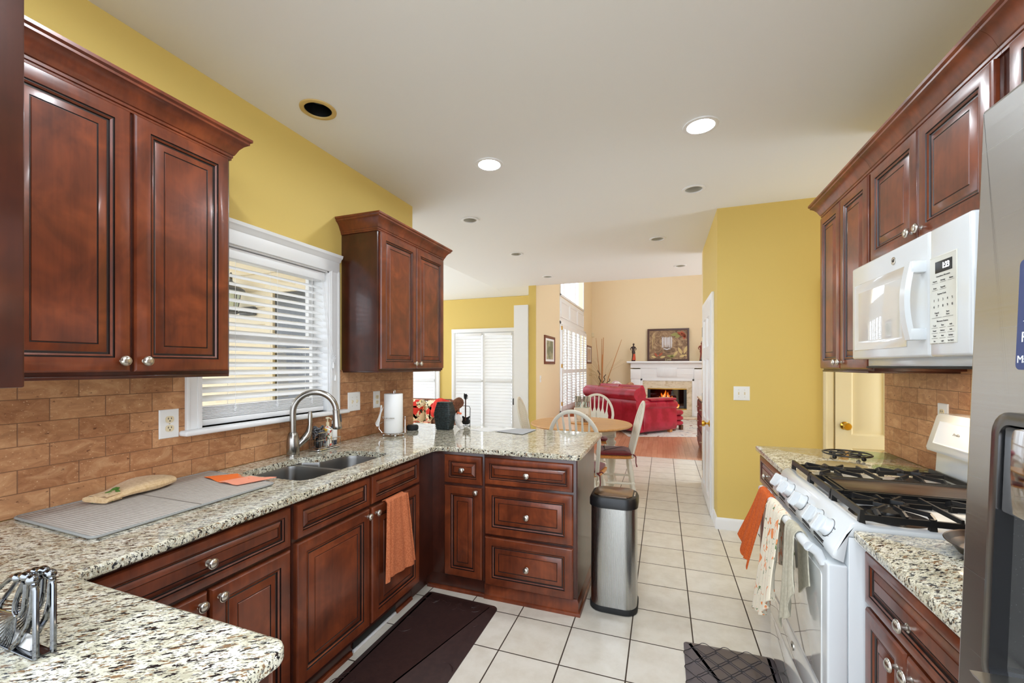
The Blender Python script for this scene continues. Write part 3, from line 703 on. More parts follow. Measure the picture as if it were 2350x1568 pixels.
# -- corner and peninsula
YF = 2.372
t = thing('base_cabinet', 'cherry corner cabinet with one small drawer over a narrow door', 'cabinet', (-1.3, 2.6, 0), 'cherry base cabinets')
b = MB(); b.box(XL+.005, -1.03, YF, 2.985, .10, .883, .001); b.box(XL+.005, XF, 2.21, 2.371, .10, .883); b.box(XL+.005, -1.03, YF+.012, 2.985, 0, .0995); b.box(XL+.005, -1.445, 2.2105, YF+.01, 0, .0995); b.build('body', M['wood_dark'], t)
def fy(root, items):
    for kind, x0, x1, z0, z1, kx, kz in items: front(kind, root, (x0, YF-.0005, z0), (1, 0, 0), (0, -1, 0), x1-x0, z1-z0, (kx-x0, kz-z0))
fy(t, [('drawer', -1.298, -1.040, .688, .862, -1.170, .775), ('door', -1.298, -1.040, .108, .670, -1.076, .645)])
v = MB(); v.sweep([(-1.030, YF+.012), (-1.43, YF+.012)][::-1], [(0, 0), (.016, 0), (.015, .008), (.009, .017), (0, .02)]); v.build('shoe_molding', M['wood'], t)
t = thing('base_cabinet', 'cherry three-drawer cabinet at the peninsula end by the trash can', 'cabinet', (-.74, 2.6, 0), 'cherry base cabinets')
b = MB(); b.box(-1.0295, -.462, YF, 2.985, .10, .883, .001); b.box(-1.0295, -.462, YF+.012, 2.985, 0, .0995); b.build('body', M['wood_dark'], t)
fy(t, [('drawer', -1.020, -.478, .702, .862, -.752, .775), ('drawer', -1.020, -.478, .398, .686, -.752, .532), ('drawer', -1.020, -.478, .092, .382, -.752, .226)])
v = MB(); v.sweep([(-1.0295, YF+.012), (-.462, YF+.012), (-.462, 2.985)], [(0, 0), (.024, 0), (.024, .006), (.020, .016), (.012, .020), (.010, .075), (.004, .088), (0, .09)]); v.build('shoe_molding', M['wood'], t)
v = MB(); v.box(-.4618, -.455, YF+.002, 2.985, .0915, .882); v.build('end_panel', M['wood_dark'], t)
# -- cabinet under the near counter
t = thing('base_cabinet', 'cherry base cabinet under the near granite counter, mostly hidden', 'cabinet', (-1.3, .3, 0), 'cherry base cabinets')
b = MB(); b.box(XL+.005, -.675, -.02, .572, .10, .883, .001); b.box(XL+.005, -.72, -.02, .53, 0, .0995); b.box(XL+.005, XF, .5725, .611, .10, .883); b.build('body', M['wood_dark'], t)
for x0, w in ((-1.35, .33), (-1.015, .33)): front('door', t, (x0+w, .5725, .125), (-1, 0, 0), (0, 1, 0), w-.01, .57); front('drawer', t, (x0+w, .5725, .712), (-1, 0, 0), (0, 1, 0), w-.01, .154)
# -- base cabinets on the range side
t = thing('base_cabinet', 'cherry base cabinet between the white range and the pantry wall', 'cabinet', (.9, 2.68, 0), 'cherry base cabinets')
b = MB(); b.box(.595, XR-.002, 2.358, 3.035, .10, .883, .001); b.box(.65, XR-.002, 2.358, 3.035, 0, .0995); b.build('body', M['wood_dark'], t)
fronts_x(t, .5945, -1, [('drawer', 2.372, 3.020, .690, .862, 2.806, .776), ('door', 2.372, 2.690, .125, .675, 2.66, .63), ('door', 2.700, 3.020, .125, .675, 2.73, .63)])
t = thing('base_cabinet', 'cherry base cabinet with drawer and two doors beside the refrigerator', 'cabinet', (.9, 1.3, 0), 'cherry base cabinets')
b = MB(); b.box(.598, XR-.002, 1.005, 1.578, .10, .883, .001); b.box(.65, XR-.002, 1.005, 1.578, 0, .0995); b.build('body', M['wood_dark'], t)
fronts_x(t, .5975, -1, [('drawer', 1.07, 1.568, .702, .858, 1.328, .762), ('door', 1.345, 1.568, .125, .688, 1.372, .634), ('door', 1.07, 1.337, .125, .688, 1.305, .648)])

# ---------------------------------------------------------------- granite
CT, CB = .914, .8835
poly = [(XL+.009, -.06), (-.640, -.06), (-.640, .592), (-1.350, .600), (-1.345, 2.338), (-.436, 2.350), (-.430, 3.238), (-2.18, 3.232), (-2.18, 3.132), (XL+.009, 3.132)]
poly = fillet(poly, {2: .035, 3: .035, 4: .05, 5: .03, 6: .02})
m_ = MB(); m_.prism(poly, CB, CT, .007)
top = tag(m_.build('granite_countertop', M['granite'], None, 40), 'long speckled granite countertop running from near corner past sink and along the peninsula', 'countertop')
SINK = fillet([(-1.478, 1.425), (-1.478, 2.055), (-1.775, 2.055), (-1.795, 1.835), (-1.885, 1.800), (-1.885, 1.425)], {0: .06, 1: .07, 2: .09, 3: .05, 4: .05, 5: .06})
c = MB(); c.prism(SINK, CB-.05, CT+.05); cut(top, [c])
for f in top.data.polygons: f.use_smooth = False
m_ = MB(); m_.prism(fillet([(.552, 2.358), (XR-.001, 2.358), (XR-.001, 3.060), (.552, 3.045)], {0: .01, 3: .02}), CB, CT, .006); tag(m_.build('granite_countertop', M['granite'], None, 40), 'granite countertop beyond the range holding the wire trivet and glass discs', 'countertop')
m_ = MB(); m_.prism(fillet([(.548, 1.005), (XR-.001, 1.005), (XR-.001, 1.578), (.552, 1.578)], {3: .01}), CB, CT, .006); tag(m_.build('granite_countertop', M['granite'], None, 40), 'granite countertop between the range and the refrigerator', 'countertop')

# ---------------------------------------------------------------- sink
t = thing('kitchen_sink', 'double bowl stainless steel sink set under the granite below the window', 'sink', (-1.68, 1.74, .70))
def bowl(poly, depth, name):
    mb = MB(); zt = CB-.001; rings = []
    for d, z in ((-.012, zt), (0, zt), (.003, zt-.02), (.012, zt-depth+.03), (.022, zt-depth+.010), (.045, zt-depth)): rings.append([(p[0], p[1], z) for p in inset(poly, d)])
    mb.loft(rings, True, False); f = mb.f(mb._v([(p[0], p[1], zt-depth) for p in inset(poly, .045)])); bmesh.ops.remove_doubles(mb.bm, verts=mb.bm.verts, dist=1e-5)
    return mb.build(name, M['steel'], t, 40)
bowl(fillet([(-1.472, 1.42), (-1.472, 1.735), (-1.888, 1.735), (-1.888, 1.42)], {0: .05, 1: .05, 2: .05, 3: .06}), .21, 'bowl')
bowl(fillet([(-1.472, 1.758), (-1.472, 2.060), (-1.775, 2.060), (-1.80, 1.85), (-1.885, 1.80), (-1.885, 1.758)], {0: .05, 1: .06, 2: .08, 3: .03, 4: .02, 5: .01}), .17, 'bowl')
d = MB(); d.box(-1.885, -1.475, 1.7345, 1.7585, CB-.03, CB-.006, .006); d.build('divider', M['steel'], t)
for x, y, z in ((-1.68, 1.58, CB-.209), (-1.66, 1.91, CB-.169)):
    d = MB(); d.lathe([(.042, 0), (.042, .003), (.034, .003), (.030, .0012), (0, .001)], (x, y, z), (0, 0, 1), 28); d.build('drain', M['chrome'], t)
# ---------------------------------------------------------------- faucet and things on the window counter
t = thing('kitchen_faucet', 'brushed nickel gooseneck faucet with side lever behind the sink', 'faucet', (-1.945, 1.80, CT))
bx, by = -1.945, 1.80
b = MB(); b.lathe([(.034, 0), (.034, .008), (.031, .012), (.031, .018), (.033, .024), (.0335, .06), (.031, .10), (.025, .128), (.0185, .136)], (bx, by, CT), (0, 0, 1), 28); b.build('body', M['faucet'], t)
s_ = MB(); D = Vector((.80, .60, 0)).normalized(); R = .112; P = [Vector((bx, by, CT+.13)), Vector((bx, by, CT+.20)), Vector((bx, by, CT+.245))]
for k in range(1, 22):
    a = PI*k/22*1.05; P.append(Vector((bx, by, CT+.245))+D*(R*(1-math.cos(a)))+Vector((0, 0, R*math.sin(a))))
e1 = P[-1]; dr = (P[-1]-P[-2]).normalized()
s_.tube(P, .0165, 16); s_.build('spout', M['faucet'], t)
h_ = MB(); h_.lathe([(.0175, -.012), (.0195, -.01), (.0195, 0), (.0190, .012), (.0245, .080), (.0255, .094), (.023, .100), (0, .101)], e1, dr, 24); hd = h_.build('spray_head', M['faucet'], t)
side = dr.cross(Vector((0, 0, 1))).normalized(); fr = side.cross(dr); fr = fr if fr.x > 0 else -fr
g = MB(); g.obox(e1+dr*.04+fr*.0215, dr, side, fr, .022, .007, .004); g.build('button', M['black'], hd)
l_ = MB(); hb = Vector((bx, by+.02, CT+.045)); hdv = Vector((.25, .75, .72)).normalized(); l_.lathe([(.014, 0), (.017, .02), (.020, .05), (.022, .058)], hb, hdv, 20); l_.build('lever_base', M['faucet'], t)
l_ = MB(); q = hb+hdv*.060; l_.tube([q-hdv*.002, q+hdv*.02, q+hdv*.04+Vector((0, 0, .012)), q+hdv*.048+Vector((0, 0, .05)), q+hdv*.05+Vector((0, 0, .10)), q+hdv*.05+Vector((0, 0, .125))], [.0215, .023, .018, .0105, .0125, .008], 16); l_.build('lever', M['faucet'], t)

# sink caddy: angled tray along the wall
t = thing('sink_caddy', 'chrome wire sink caddy on a tray behind the faucet', 'caddy', (-1.93, 2.03, CT))
yc = 2.04; b = MB(); b.prism(rrect(-1.985, -1.905, 1.945, 2.135, .02), CT+.002, CT+.010, .003); b.build('tray', M['chrome'], t)
w = MB(); x0, x1, y0, y1, z0 = -1.98, -1.912, 1.95, 2.13, CT+.012
for z in (z0+.004, z0+.05, z0+.095):
    yy = y1 if z < z0+.06 else 2.02
    w.tube([(x0, y0, z), (x1, y0, z), (x1, yy, z), (x0, yy, z)], .0022, 6, closed=True)
for k in range(7): y = y0+(2.02-y0)*k/6; w.tube([(x1, y, z0), (x1, y, z0+.095)], .0014, 5); w.tube([(x0, y, z0), (x0, y, z0+.095)], .0014, 5)
for k in range(4): x = x0+(x1-x0)*k/3; w.tube([(x, y0, z0), (x, y0, z0+.095)], .0014, 5)
for k in range(4): y = 2.04+.03*k; w.tube([(x1, y, z0), (x1, y, z0+.05)], .0014, 5)
w.build('wire_basket', M['chrome'], t)
t = thing('dish_scrubber', 'black and silver plastic scrubber heaped in the sink caddy', 'scrubber', (-1.945, 1.985, CT+.02))
w = MB(); rnd = random.Random(3)
for k in range(46):
    c = Vector((-1.945, 1.985, CT+.105)); P = []; a0 = rnd.uniform(0, 6.28); b0 = rnd.uniform(0, 3.14)
    for i in range(9):
        a = a0+i*.55; e = b0+i*.2; P.append(c+Vector((.030*math.cos(a)*math.cos(e), .036*math.sin(a), .042*math.sin(e)*math.cos(a+1))))
    w.tube(P, .0032, 5)
w.build('curls', twotone('scrubber_plastic', (24, 24, 26), (120, 122, 126), 120, .3), t)
w = MB(); w.ball((-1.945, 1.985, CT+.045), (.026, .028, .032)); w.build('core', M['black'], t)
t = thing('soap_dispenser', 'painted ceramic soap pump with colourful pattern in the sink caddy', 'soap dispenser', (-1.945, 2.055, CT+.013))
def majolica():
    m = mat('painted_ceramic', (240, 236, 224), .12, coat=.5); q = NT(m); c = (240, 236, 224)
    for sc, lo, col in ((55, .60, (206, 60, 40)), (48, .62, (230, 176, 50)), (60, .63, (34, 44, 90)), (52, .64, (60, 100, 60))):
        f = q.ramp(q.noise(q.coords((1, 1, 1), (0, 0, 0), (sc*.7, sc*.3, 1)), sc, 2, .4), [(lo, BK), (lo+.015, BW)]); c = q.mix(f, c, col)
    q.l(c, q.b.inputs['Base Color']); return m
w = MB(); w.lathe([(.024, 0), (.029, .006), (.027, .02), (.026, .05), (.027, .085), (.030, .095), (.031, .101), (.025, .108), (.014, .118), (.010, .122)], (-1.945, 2.058, CT+.0135), (0, 0, 1), 28); w.build('bottle', majolica(), t)
w = MB(); w.lathe([(.0095, .121), (.0095, .145), (.004, .146), (.004, .165), (.012, .167), (.012, .175), (0, .178)], (-1.945, 2.058, CT+.0135), (0, 0, 1), 16); w.tube([(-1.945, 2.058, CT+.185), (-1.915, 2.050, CT+.185), (-1.906, 2.048, CT+.178)], .004, 8); w.build('pump', M['ivory'], t)
t = thing('dish_soap_bottle', 'clear dish soap bottle with white label and dark blue base in the sink caddy', 'bottle', (-1.945, 2.11, CT+.013))
w = MB(); w.lathe([(.020, 0), (.024, .004), (.024, .095), (.022, .104), (.010, .118), (.009, .130)], (-1.945, 2.107, CT+.0135), (0, 0, 1), 24, .8, 1.0); w.build('bottle', mat('blue_soap', (30, 44, 66), .1), t)
w = MB(); w.lathe([(.0245, .030), (.0252, .032), (.0252, .100), (.0245, .102)], (-1.945, 2.107, CT+.0135), (0, 0, 1), 24, .8, 1.0); w.build('label', M['paper'], t)
w = MB(); w.lathe([(.010, .130), (.010, .145), (.006, .15), (0, .151)], (-1.945, 2.107, CT+.0135), (0, 0, 1), 16); w.build('cap', M['plastic'], t)

# drying mat, folded towel, felt cloths
t = thing('drying_mat', 'beige ribbed drying mat laid on the granite left of the sink', 'mat', (-1.8, 1.07, CT))
Q = [(-2.018, .752), (-1.556, .738), (-1.556, 1.345), (-2.018, 1.398)]
w = MB(); w.prism(fillet(Q, {0: .02, 1: .02, 2: .02, 3: .02}), CT+.001, CT+.008, .002); w.build('pad', M['ribbed'], t)
w = MB(); w.tube([(*p, CT+.006) for p in fillet(Q, {0: .02, 1: .02, 2: .02, 3: .02})], .0042, 8, closed=True); w.build('binding', mat('grey_binding', (150, 150, 146), .9), t)
w = MB(); w.box(-2.010, -1.562, 1.046, 1.050, CT+.006, CT+.0095, .001); w.build('fold_crease', mat('crease', (126, 116, 106), .9), t)
t = thing('folded_towel', 'tan folded kitchen towel with green print on the drying mat', 'towel', (-1.93, 1.04, CT+.012))
def fold(uu, vv, lift):
    a = Vector((-1.985, 1.175)); b_ = Vector((-1.915, .915)); p = a.lerp(b_, uu); n = Vector((.966, .26)); wd = .062+.012*math.sin(uu*5)
    q = p+n*(vv-.5)*2*wd; return (q.x, q.y, lift)
w = MB(); rings = []
for i in range(15):
    u = i/14; hgt = (.020+.016*math.sin(PI*min(1, u*1.2)))*(1-.55*u)+.012; R = []
    for k in range(16):
        a = 2*PI*k/16; v = .5+.5*math.copysign(abs(math.cos(a))**.6, math.cos(a)); z = CT+.0125+hgt*(.5+.5*math.copysign(abs(math.sin(a))**.7, math.sin(a)))+.003*math.sin(7*u+3*v)
        R.append(fold(u, v, z))
    rings.append(R)
w.loft(rings); w.build('cloth', M['tan'], t)
w = MB()
for k in range(3):
    w.grid(9, 4, lambda a, b_, k=k: fold(.80+.19*b_, .15+.8*a, CT+.040-.007*k+.004*math.sin(9*a+k)-.010*abs(a-.5)), .002)
w.build('fold_edge', M['tan'], t)
w = MB(); rnd = random.Random(5)
for k in range(5):
    a = .78+.05*k; P = [fold(.70+.05*k+.02*i, .45+.1*i*(1 if k % 2 else -.6)+.12, CT+.0465-.004*k-.0012*i*i) for i in range(5)]; w.tube(P, [.002, .006, .007, .005, .001], 6)
w.build('leaf_print', M['green'], t)
def felt(name, label, pts, m, lift):
    tt = thing(name, label, 'cloth', (pts[0][0], pts[0][1], CT+.011), 'felt cloths'); mb = MB()
    a, b_, c, d = [Vector(p) for p in pts]
    mb.grid(10, 8, lambda u, v: (*(a.lerp(b_, u).lerp(d.lerp(c, u), v)), CT+.0118+lift+.004*math.sin(u*5+v*3)*u*(1-u)*3+.006*max(0, u-.7)*v), .0016)
    mb.build('cloth_sheet', m, tt, 60)
felt('felt_cloth', 'bright orange flat cloth at sink end of the drying mat', [(-1.925, 1.303), (-1.765, 1.265), (-1.70, 1.345), (-1.84, 1.395)], M['orange_felt'], 0)
felt('felt_cloth', 'pale coral flat cloth overlapping the orange one at sink edge', [(-1.775, 1.262), (-1.655, 1.255), (-1.600, 1.395), (-1.735, 1.375)], M['coral_felt'], .003)

# glassware in the sink
t = thing('glass_cover', 'clear glass cover standing upside down in the near sink bowl', 'lid', (-1.60, 1.56, .72))
w = MB(); c = Vector((-1.62, 1.56, .76)); w.lathe([(.105, 0), (.107, .004), (.10, .012), (.075, .03), (.04, .042), (.0, .046)], c, (.55, -.25, .75), 32); w.build('dome', M['jar'], t)
w = MB(); w.tube([c+(Matrix.Rotation(0, 3, 'X') @ Vector((0, 0, 0)))+Vector((.55, -.25, .75)).orthogonal().normalized()*.106*math.cos(a)+Vector((.55, -.25, .75)).normalized().cross(Vector((.55, -.25, .75)).orthogonal().normalized())*.106*math.sin(a) for a in (2*PI*k/40 for k in range(40))], .003, 6, closed=True); w.build('rim', M['chrome'], t)

# paper towel holder and roll
t = thing('paper_towel_holder', 'chrome wire paper towel holder on the counter under far wall cabinet', 'holder', (-1.84, 2.575, CT))
cx, cy = -1.84, 2.585; w = MB()
for k in range(4): a = PI/4+PI/2*k; w.ball((cx+.07*math.cos(a), cy+.07*math.sin(a), CT+.0095), .009)
w.tube([(cx+.078*math.cos(a), cy+.078*math.sin(a), CT+.020) for a in (2*PI*k/36 for k in range(36))], .003, 6, closed=True)
w.tube([(cx-.078, cy, CT+.020), (cx+.078, cy, CT+.020)], .003, 6); w.tube([(cx, cy-.078, CT+.020), (cx, cy+.078, CT+.020)], .003, 6); w.build('base', M['chrome'], t)
w = MB(); w.tube([(cx, cy, CT+.02), (cx, cy, CT+.315), (cx, cy+.006, CT+.330), (cx, cy+.018, CT+.328), (cx, cy+.020, CT+.312)], .0045, 8); w.build('post', M['chrome'], t)
w = MB(); w.tube([(cx+.082*math.cos(a), cy+.082*math.sin(a), CT+.135) for a in (.5+4.9*k/30 for k in range(31))], .003, 6); w.tube([(cx+.082*math.cos(.5), cy+.082*math.sin(.5), CT+.02), (cx+.082*math.cos(.5), cy+.082*math.sin(.5), CT+.135)], .003, 6)
w.tube([(cx-.075, cy-.03, CT+.02), (cx-.10, cy-.035, CT+.05), (cx-.095, cy-.035, CT+.085), (cx-.07, cy-.03, CT+.10)], .0025, 6); w.build('guard_ring', M['chrome'], t)
t = thing('paper_towel_roll', 'white paper towel roll with hanging sheet on the chrome holder', 'paper towels', (cx, cy, CT+.024))
w = MB(); w.lathe([(.02, 0), (.064, 0), (.066, .003), (.066, .277), (.064, .28), (.02, .28), (.018, .27), (.018, .01)], (cx, cy, CT+.0245), (0, 0, 1), 40); w.build('roll', M['paper'], t)
w = MB(); w.grid(10, 12, lambda u, v: (cx-.04-.055*v*(1-.3*u)+.012*math.sin(u*6), cy-.072-.012*math.sin(3*u+4*v)-.01*v, CT+.20-.13*v+.02*u+.01*math.sin(u*9)), .001); w.build('loose_sheet', M['paper'], t, 60)
# smart speaker puck, wicker tissue box, bag, guitar, papers
t = thing('smart_speaker', 'small round black fabric speaker puck on counter beside paper towels', 'speaker', (-1.86, 2.86, CT))
w = MB(); w.lathe([(.036, 0), (.044, .004), (.0465, .014), (.0465, .028), (.043, .036), (.036, .040), (0, .0405)], (-1.86, 2.862, CT+.0005), (0, 0, 1), 36); w.build('body', mat('charcoal_mesh', (26, 27, 29), .8), t)
w = MB(); w.lathe([(.034, .0395), (.034, .0418), (.030, .0422), (0, .0424)], (-1.86, 2.862, CT+.0005), (0, 0, 1), 36); w.build('top_plate', M['black'], t)
t = thing('wicker_box', 'tall black woven wicker box standing on the peninsula counter', 'basket', (-1.64, 2.99, CT))
w = MB(); px = -1.64; prof = [(.056, 0), (.060, .02), (.071, .10), (.073, .125), (.066, .165), (.052, .212), (.049, .217)]
rings = []
for r, z in prof:
    rings.append([(px+x*r/.078, 2.985+y*.75*r/.078, CT+.001+z) for x, y in rrect(-.078, .078, -.078, .078, .02, 4)])
w.loft(rings); w.build('body', M['wicker_dark'], t)
w = MB()
for k in range(15):
    z = .010+k*.0142; r = .057+.017*z/.125 if z < .125 else .074-.023*((z-.125)/.09)
    w.tube([(px+x*r/.078, 2.985+y*.75*r/.078, CT+.001+z) for x, y in rrect(-.079, .079, -.079, .079, .02, 3)], .0034, 6, closed=True)
w.build('weave', M['wicker_dark'], t)
t = thing('plastic_bag', 'crumpled white plastic bag with orange print beside the wicker box', 'bag', (-1.53, 3.03, CT))
w = MB(); rings = []; rnd = random.Random(9)
for i in range(10):
    z = i/9; r = .030*(math.sin(PI*(.12+.8*z))**.7)
    rings.append([(-1.555+.045*(1-z)*(1-z)+r*1.0*math.cos(a)*(1+rnd.uniform(-.3, .3)), 3.03+r*math.sin(a)*(1+rnd.uniform(-.3, .3)), CT+.002+.125*z) for a in (2*PI*k/12 for k in range(12))])
w.loft(rings); w.build('bag_body', sheer('thin_white_plastic', (236, 232, 228), .25), t, 20)
w = MB(); w.tube([(-1.555, 3.025, CT+.118), (-1.53, 3.0, CT+.135), (-1.50, 2.995, CT+.128), (-1.52, 3.02, CT+.120)], [.004, .009, .008, .003], 8); w.build('printed_corner', mat('orange_print', (222, 110, 70), .5), t)
t = thing('guitar_ornament', 'miniature black guitar on a small stand at back of peninsula counter', 'ornament', (-1.555, 3.20, CT))
gx, gy = -1.545, 3.195; w = MB(); body = [(0, .0), (.022, .004), (.032, .018), (.030, .034), (.024, .044), (.028, .056), (.034, .066), (.026, .066), (.016, .060), (.008, .056), (-.010, .058), (-.022, .066), (-.030, .064), (-.026, .052), (-.023, .042), (-.030, .032), (-.032, .018), (-.022, .004)]
w.prism([(gx-.012+a*1.15, CT+.012+b_*1.1) for a, b_ in body], gy-.006, gy+.008, .002, axis='y'); w.build('body', M['black'], t)
w = MB(); w.box(gx-.016, gx-.006, gy-.010, gy-.004, CT+.045, CT+.225, .001); w.build('neck', mat('rosewood', (70, 44, 34), .4), t)
w = MB(); w.prism([(gx-.019, CT+.225), (gx-.003, CT+.225), (gx+.004, CT+.262), (gx-.004, CT+.272), (gx-.016, CT+.268), (gx-.024, CT+.278), (gx-.026, CT+.260)], gy-.009, gy-.002, 0, axis='y')
for k in range(3): w.ball((gx+.006, gy-.005, CT+.234+.012*k), .004); w.ball((gx-.026, gy-.005, CT+.234+.010*k), .0035)
w.build('headstock', M['black'], t)
w = MB(); w.tube([(gx-.045, gy+.012, CT+.002), (gx-.012, gy-.012, CT+.008), (gx+.025, gy+.012, CT+.002)], .0028, 6); w.tube([(gx+.022, gy+.010, CT+.004), (gx+.024, gy+.010, CT+.15), (gx+.016, gy+.008, CT+.168), (gx-.028, gy+.004, CT+.170), (gx-.034, gy-.006, CT+.168)], .0028, 6); w.build('stand', M['black'], t)
def sheet(label, pts, m, z, name='paper_sheet'):
    mb = MB(); a, b_, c, d = [Vector(p) for p in pts]
    mb.grid(8, 8, lambda u, v: (*(a.lerp(b_, u).lerp(d.lerp(c, u), v)), CT+z+.004*max(0, v-.5)*math.sin(u*3)), .0006); tag(mb.build(name, m, None, 60), label, 'paper', 'sheets on the peninsula')
sheet('loose white paper sheet at back of peninsula counter near guitar ornament', [(-1.44, 3.02), (-1.26, 2.965), (-1.15, 3.17), (-1.36, 3.215)], M['paper'], .0012)
sheet('curled white paper lying partly over the first sheet on peninsula', [(-1.28, 3.04), (-1.13, 3.03), (-1.07, 3.18), (-1.20, 3.21)], M['paper'], .0028)
sheet('flat grey placemat sheet on the middle of peninsula counter', [(-1.215, 3.00), (-.965, 2.925), (-.935, 3.195), (-1.10, 3.185)], M['greypaper'], .0045, 'grey_sheet')

# chrome napkin holder at the near left corner
t = thing('napkin_holder', 'chrome wire fan-shaped napkin holder on near counter at lower left', 'napkin holder', (-1.08, .42, CT))
def side(y):
    w = MB(); xr = -1.010; z0 = CT+.004
    w.tube([(xr, y, z0), (xr, y, z0+.118), (xr-.006, y, z0+.130), (xr-.018, y, z0+.136)], .0044, 10)
    w.tube([(xr-.002, y, z0+.128), (xr-.006, y, z0+.118), (xr-.010, y, z0+.085), (xr-.022, y, z0+.055), (xr-.050, y, z0+.022), (xr-.075, y, z0+.002)], .0050, 10)
    w.tube([(xr-.015, y, z0+.137), (xr-.045, y, z0+.135), (xr-.075, y, z0+.128), (xr-.12, y, z0+.10), (xr-.17, y, z0+.055), (xr-.2, y, z0)], .0042, 10)
    w.ball((xr-.055, y, z0+.131), (.010, .008, .008)); w.ball((xr-.010, y, z0+.134), .009); w.ball((xr-.030, y, z0+.137), (.012, .008, .008))
    w.tube([(xr-.034, y, z0+.128), (xr-.050, y, z0+.108), (xr-.064, y, z0+.085), (xr-.066, y, z0+.070), (xr-.058, y, z0+.063), (xr-.046, y, z0+.066), (xr-.036, y, z0+.080), (xr-.031, y, z0+.105), (xr-.029, y, z0+.125)], .0042, 10)
    c = Vector((xr-.058, y, z0+.066))
    for k in range(15):
        a = PI*1.02+.085*k*PI/2.1*.62; d = Vector((math.cos(a), 0, math.sin(a))); L = min(.14, (.066-.002)/max(.1, -d.z)) if d.z < 0 else .12
        w.tube([c+d*.004, c+d*L*.5+Vector((.004, 0, 0)), c+d*L], .0016, 6)
    return w
w = side(.425); w2 = side(.403)
w.build('front_frame', M['chrome_dark'], t); w2.build('rear_frame', M['chrome_dark'], t)
w = MB(); w.box(-1.21, -1.015, .400, .428, CT+.001, CT+.004, .001); w.build('base_plate', M['chrome_dark'], t)
tag(MB().box(-1.20, -1.045, .409, .419, CT+.0045, CT+.026, .002).build('napkin_stack', M['paper']), 'stack of white paper napkins in the chrome holder', 'napkins')

# wall plates on tile
def plate(label, x, y, z, w, h, kind, n):
    t = thing('wall_outlet' if kind == 'outlet' else 'light_switch', label, 'outlet' if kind == 'outlet' else 'light switch', (x, y, z), 'wall plates'); n = Vector(n); u = Vector((-n.y, n.x, 0)); up = Vector((0, 0, 1)); c = Vector((x, y, z))
    mb = MB(); mb.panel(c-u*w/2-up*h/2, u, up, n, w, h, [(0, 0), (0, .003), (.003, .006), (.006, .0065)]); mb.build('cover_plate', M['plastic'], t)
    if kind == 'outlet':
        for s in (-1, 1):
            mb = MB(); mb.prism([(a, b_) for a, b_ in rrect(-.0165, .0165, -.014, .014, .011)], 0, .003)
            M4 = Matrix(((u.x, up.x, n.x, 0), (u.y, up.y, n.y, 0), (u.z, up.z, n.z, 0), (0, 0, 0, 1))); M4.translation = c+up*.0195*s+n*.006; mb.xf(M4); r = mb.build('receptacle', M['ivory'], t)
            q = MB()
            for a, hh in ((-.006, .008), (.006, .0065)): q.obox(c+up*(.0195*s+.004)+u*a+n*.0092, u, up, n, .0012, hh/2, .0004)
            q.lathe([(.0026, 0), (.0026, .0006)], c+up*(.0195*s-.007)+n*.009, n, 10); q.build('slots', M['dark'], r)
        q = MB(); q.lathe([(.003, 0), (.003, .0012), (0, .0016)], c+n*.006, n, 10); q.build('screw', M['nickel'], t)
    else:
        k = 2 if w > .1 else 1
        for i in range(k):
            cc = c+u*((i-(k-1)/2)*.046); q = MB(); q.obox(cc+n*.007, u, up, n, .005, .012, .0008); s = q.build('slot', M['ivory'], t)
            q = MB(); q.obox(cc+n*.0115+up*.003, u, up, n, .0034, .0055, .0045); q.build('toggle', M['ivory'], s)
            for z_ in (-.030, .030):
                q = MB(); q.lathe([(.003, 0), (.003, .001), (0, .0014)], cc+up*z_+n*.006, n, 10); q.build('screw', M['nickel'], t)
XT = XL+.0085
plate('white double outlet plate on tile left of the window sill', XT, 1.221, 1.168, .078, .125, 'outlet', (1, 0, 0))
plate('white two-gang switch plate on tile just right of window', XT, 2.388, 1.172, .122, .130, 'switch', (1, 0, 0))
plate('white outlet plate on tile above the paper towels', XT, 2.634, 1.168, .075, .125, 'outlet', (1, 0, 0))
plate('white two-gang switch plate on yellow pantry wall', .637, YP-.0005, 1.184, .124, .120, 'switch', (0, -1, 0))
plate('white outlet plate on tile behind the range backguard', XR-.0005, 2.52, 1.185, .075, .12, 'outlet', (-1, 0, 0))
plate('small white switch plate on cream living room wall below picture', XL+.0005, 7.16, 1.19, .075, .12, 'switch', (1, 0, 0))

# window blind
t = thing('window_blind', 'white wooden slat blind half lowered in the kitchen window', 'blind', (XL, 1.76, 1.13))
y0, y1 = 1.374, 2.146; xc = XL-.052
w = MB(); w.box(XL-.085, XL-.012, y0, y1, 1.965, 2.018, .004); w.build('headrail', M['slat'], t)
w = MB(); zs = []; z = 1.262
while z < 1.955: zs.append(z); z += .0415
tl_ = math.radians(28)
for z in zs:
    P = []
    for a in range(5):
        q = (a/4-.5)*.050; P.append((xc+q*math.cos(tl_), z-q*math.sin(tl_)+.0025*(1-(2*a/4-1)**2)))
    top_ = [(p[0], p[1]+.0014) for p in P]; bot = [(p[0], p[1]-.0014) for p in P][::-1]
    w.loft([[(a, y0, b_) for a, b_ in top_+bot], [(a, y1, b_) for a, b_ in top_+bot]])
w.build('slats', M['slat'], t)
w = MB()
for k in range(9): w.box(xc-.025-.001*(k % 3), xc+.025+.0015*((k*7) % 3), y0+.002*(k % 2), y1-.002*(k % 2), 1.166+k*.0068, 1.1705+k*.0068, .001)
w.build('stacked_slats', M['slat'], t)
w = MB(); w.box(xc-.026, xc+.027, y0, y1, 1.134, 1.163, .003); w.build('bottom_rail', M['slat'], t)
w = MB()
for y in (1.55, 1.80, 2.05):
    for x in (xc-.027, xc+.028): w.tube([(x, y, 1.97), (x, y, 1.16)], .0009, 5)
    w.tube([(xc+.028+.0008*math.sin(k), y+.012*math.sin(k*1.9)*math.sin(k*.31), 1.205+.022*math.cos(k*1.3)*math.cos(k*.17)) for k in range(40)], .0009, 4)
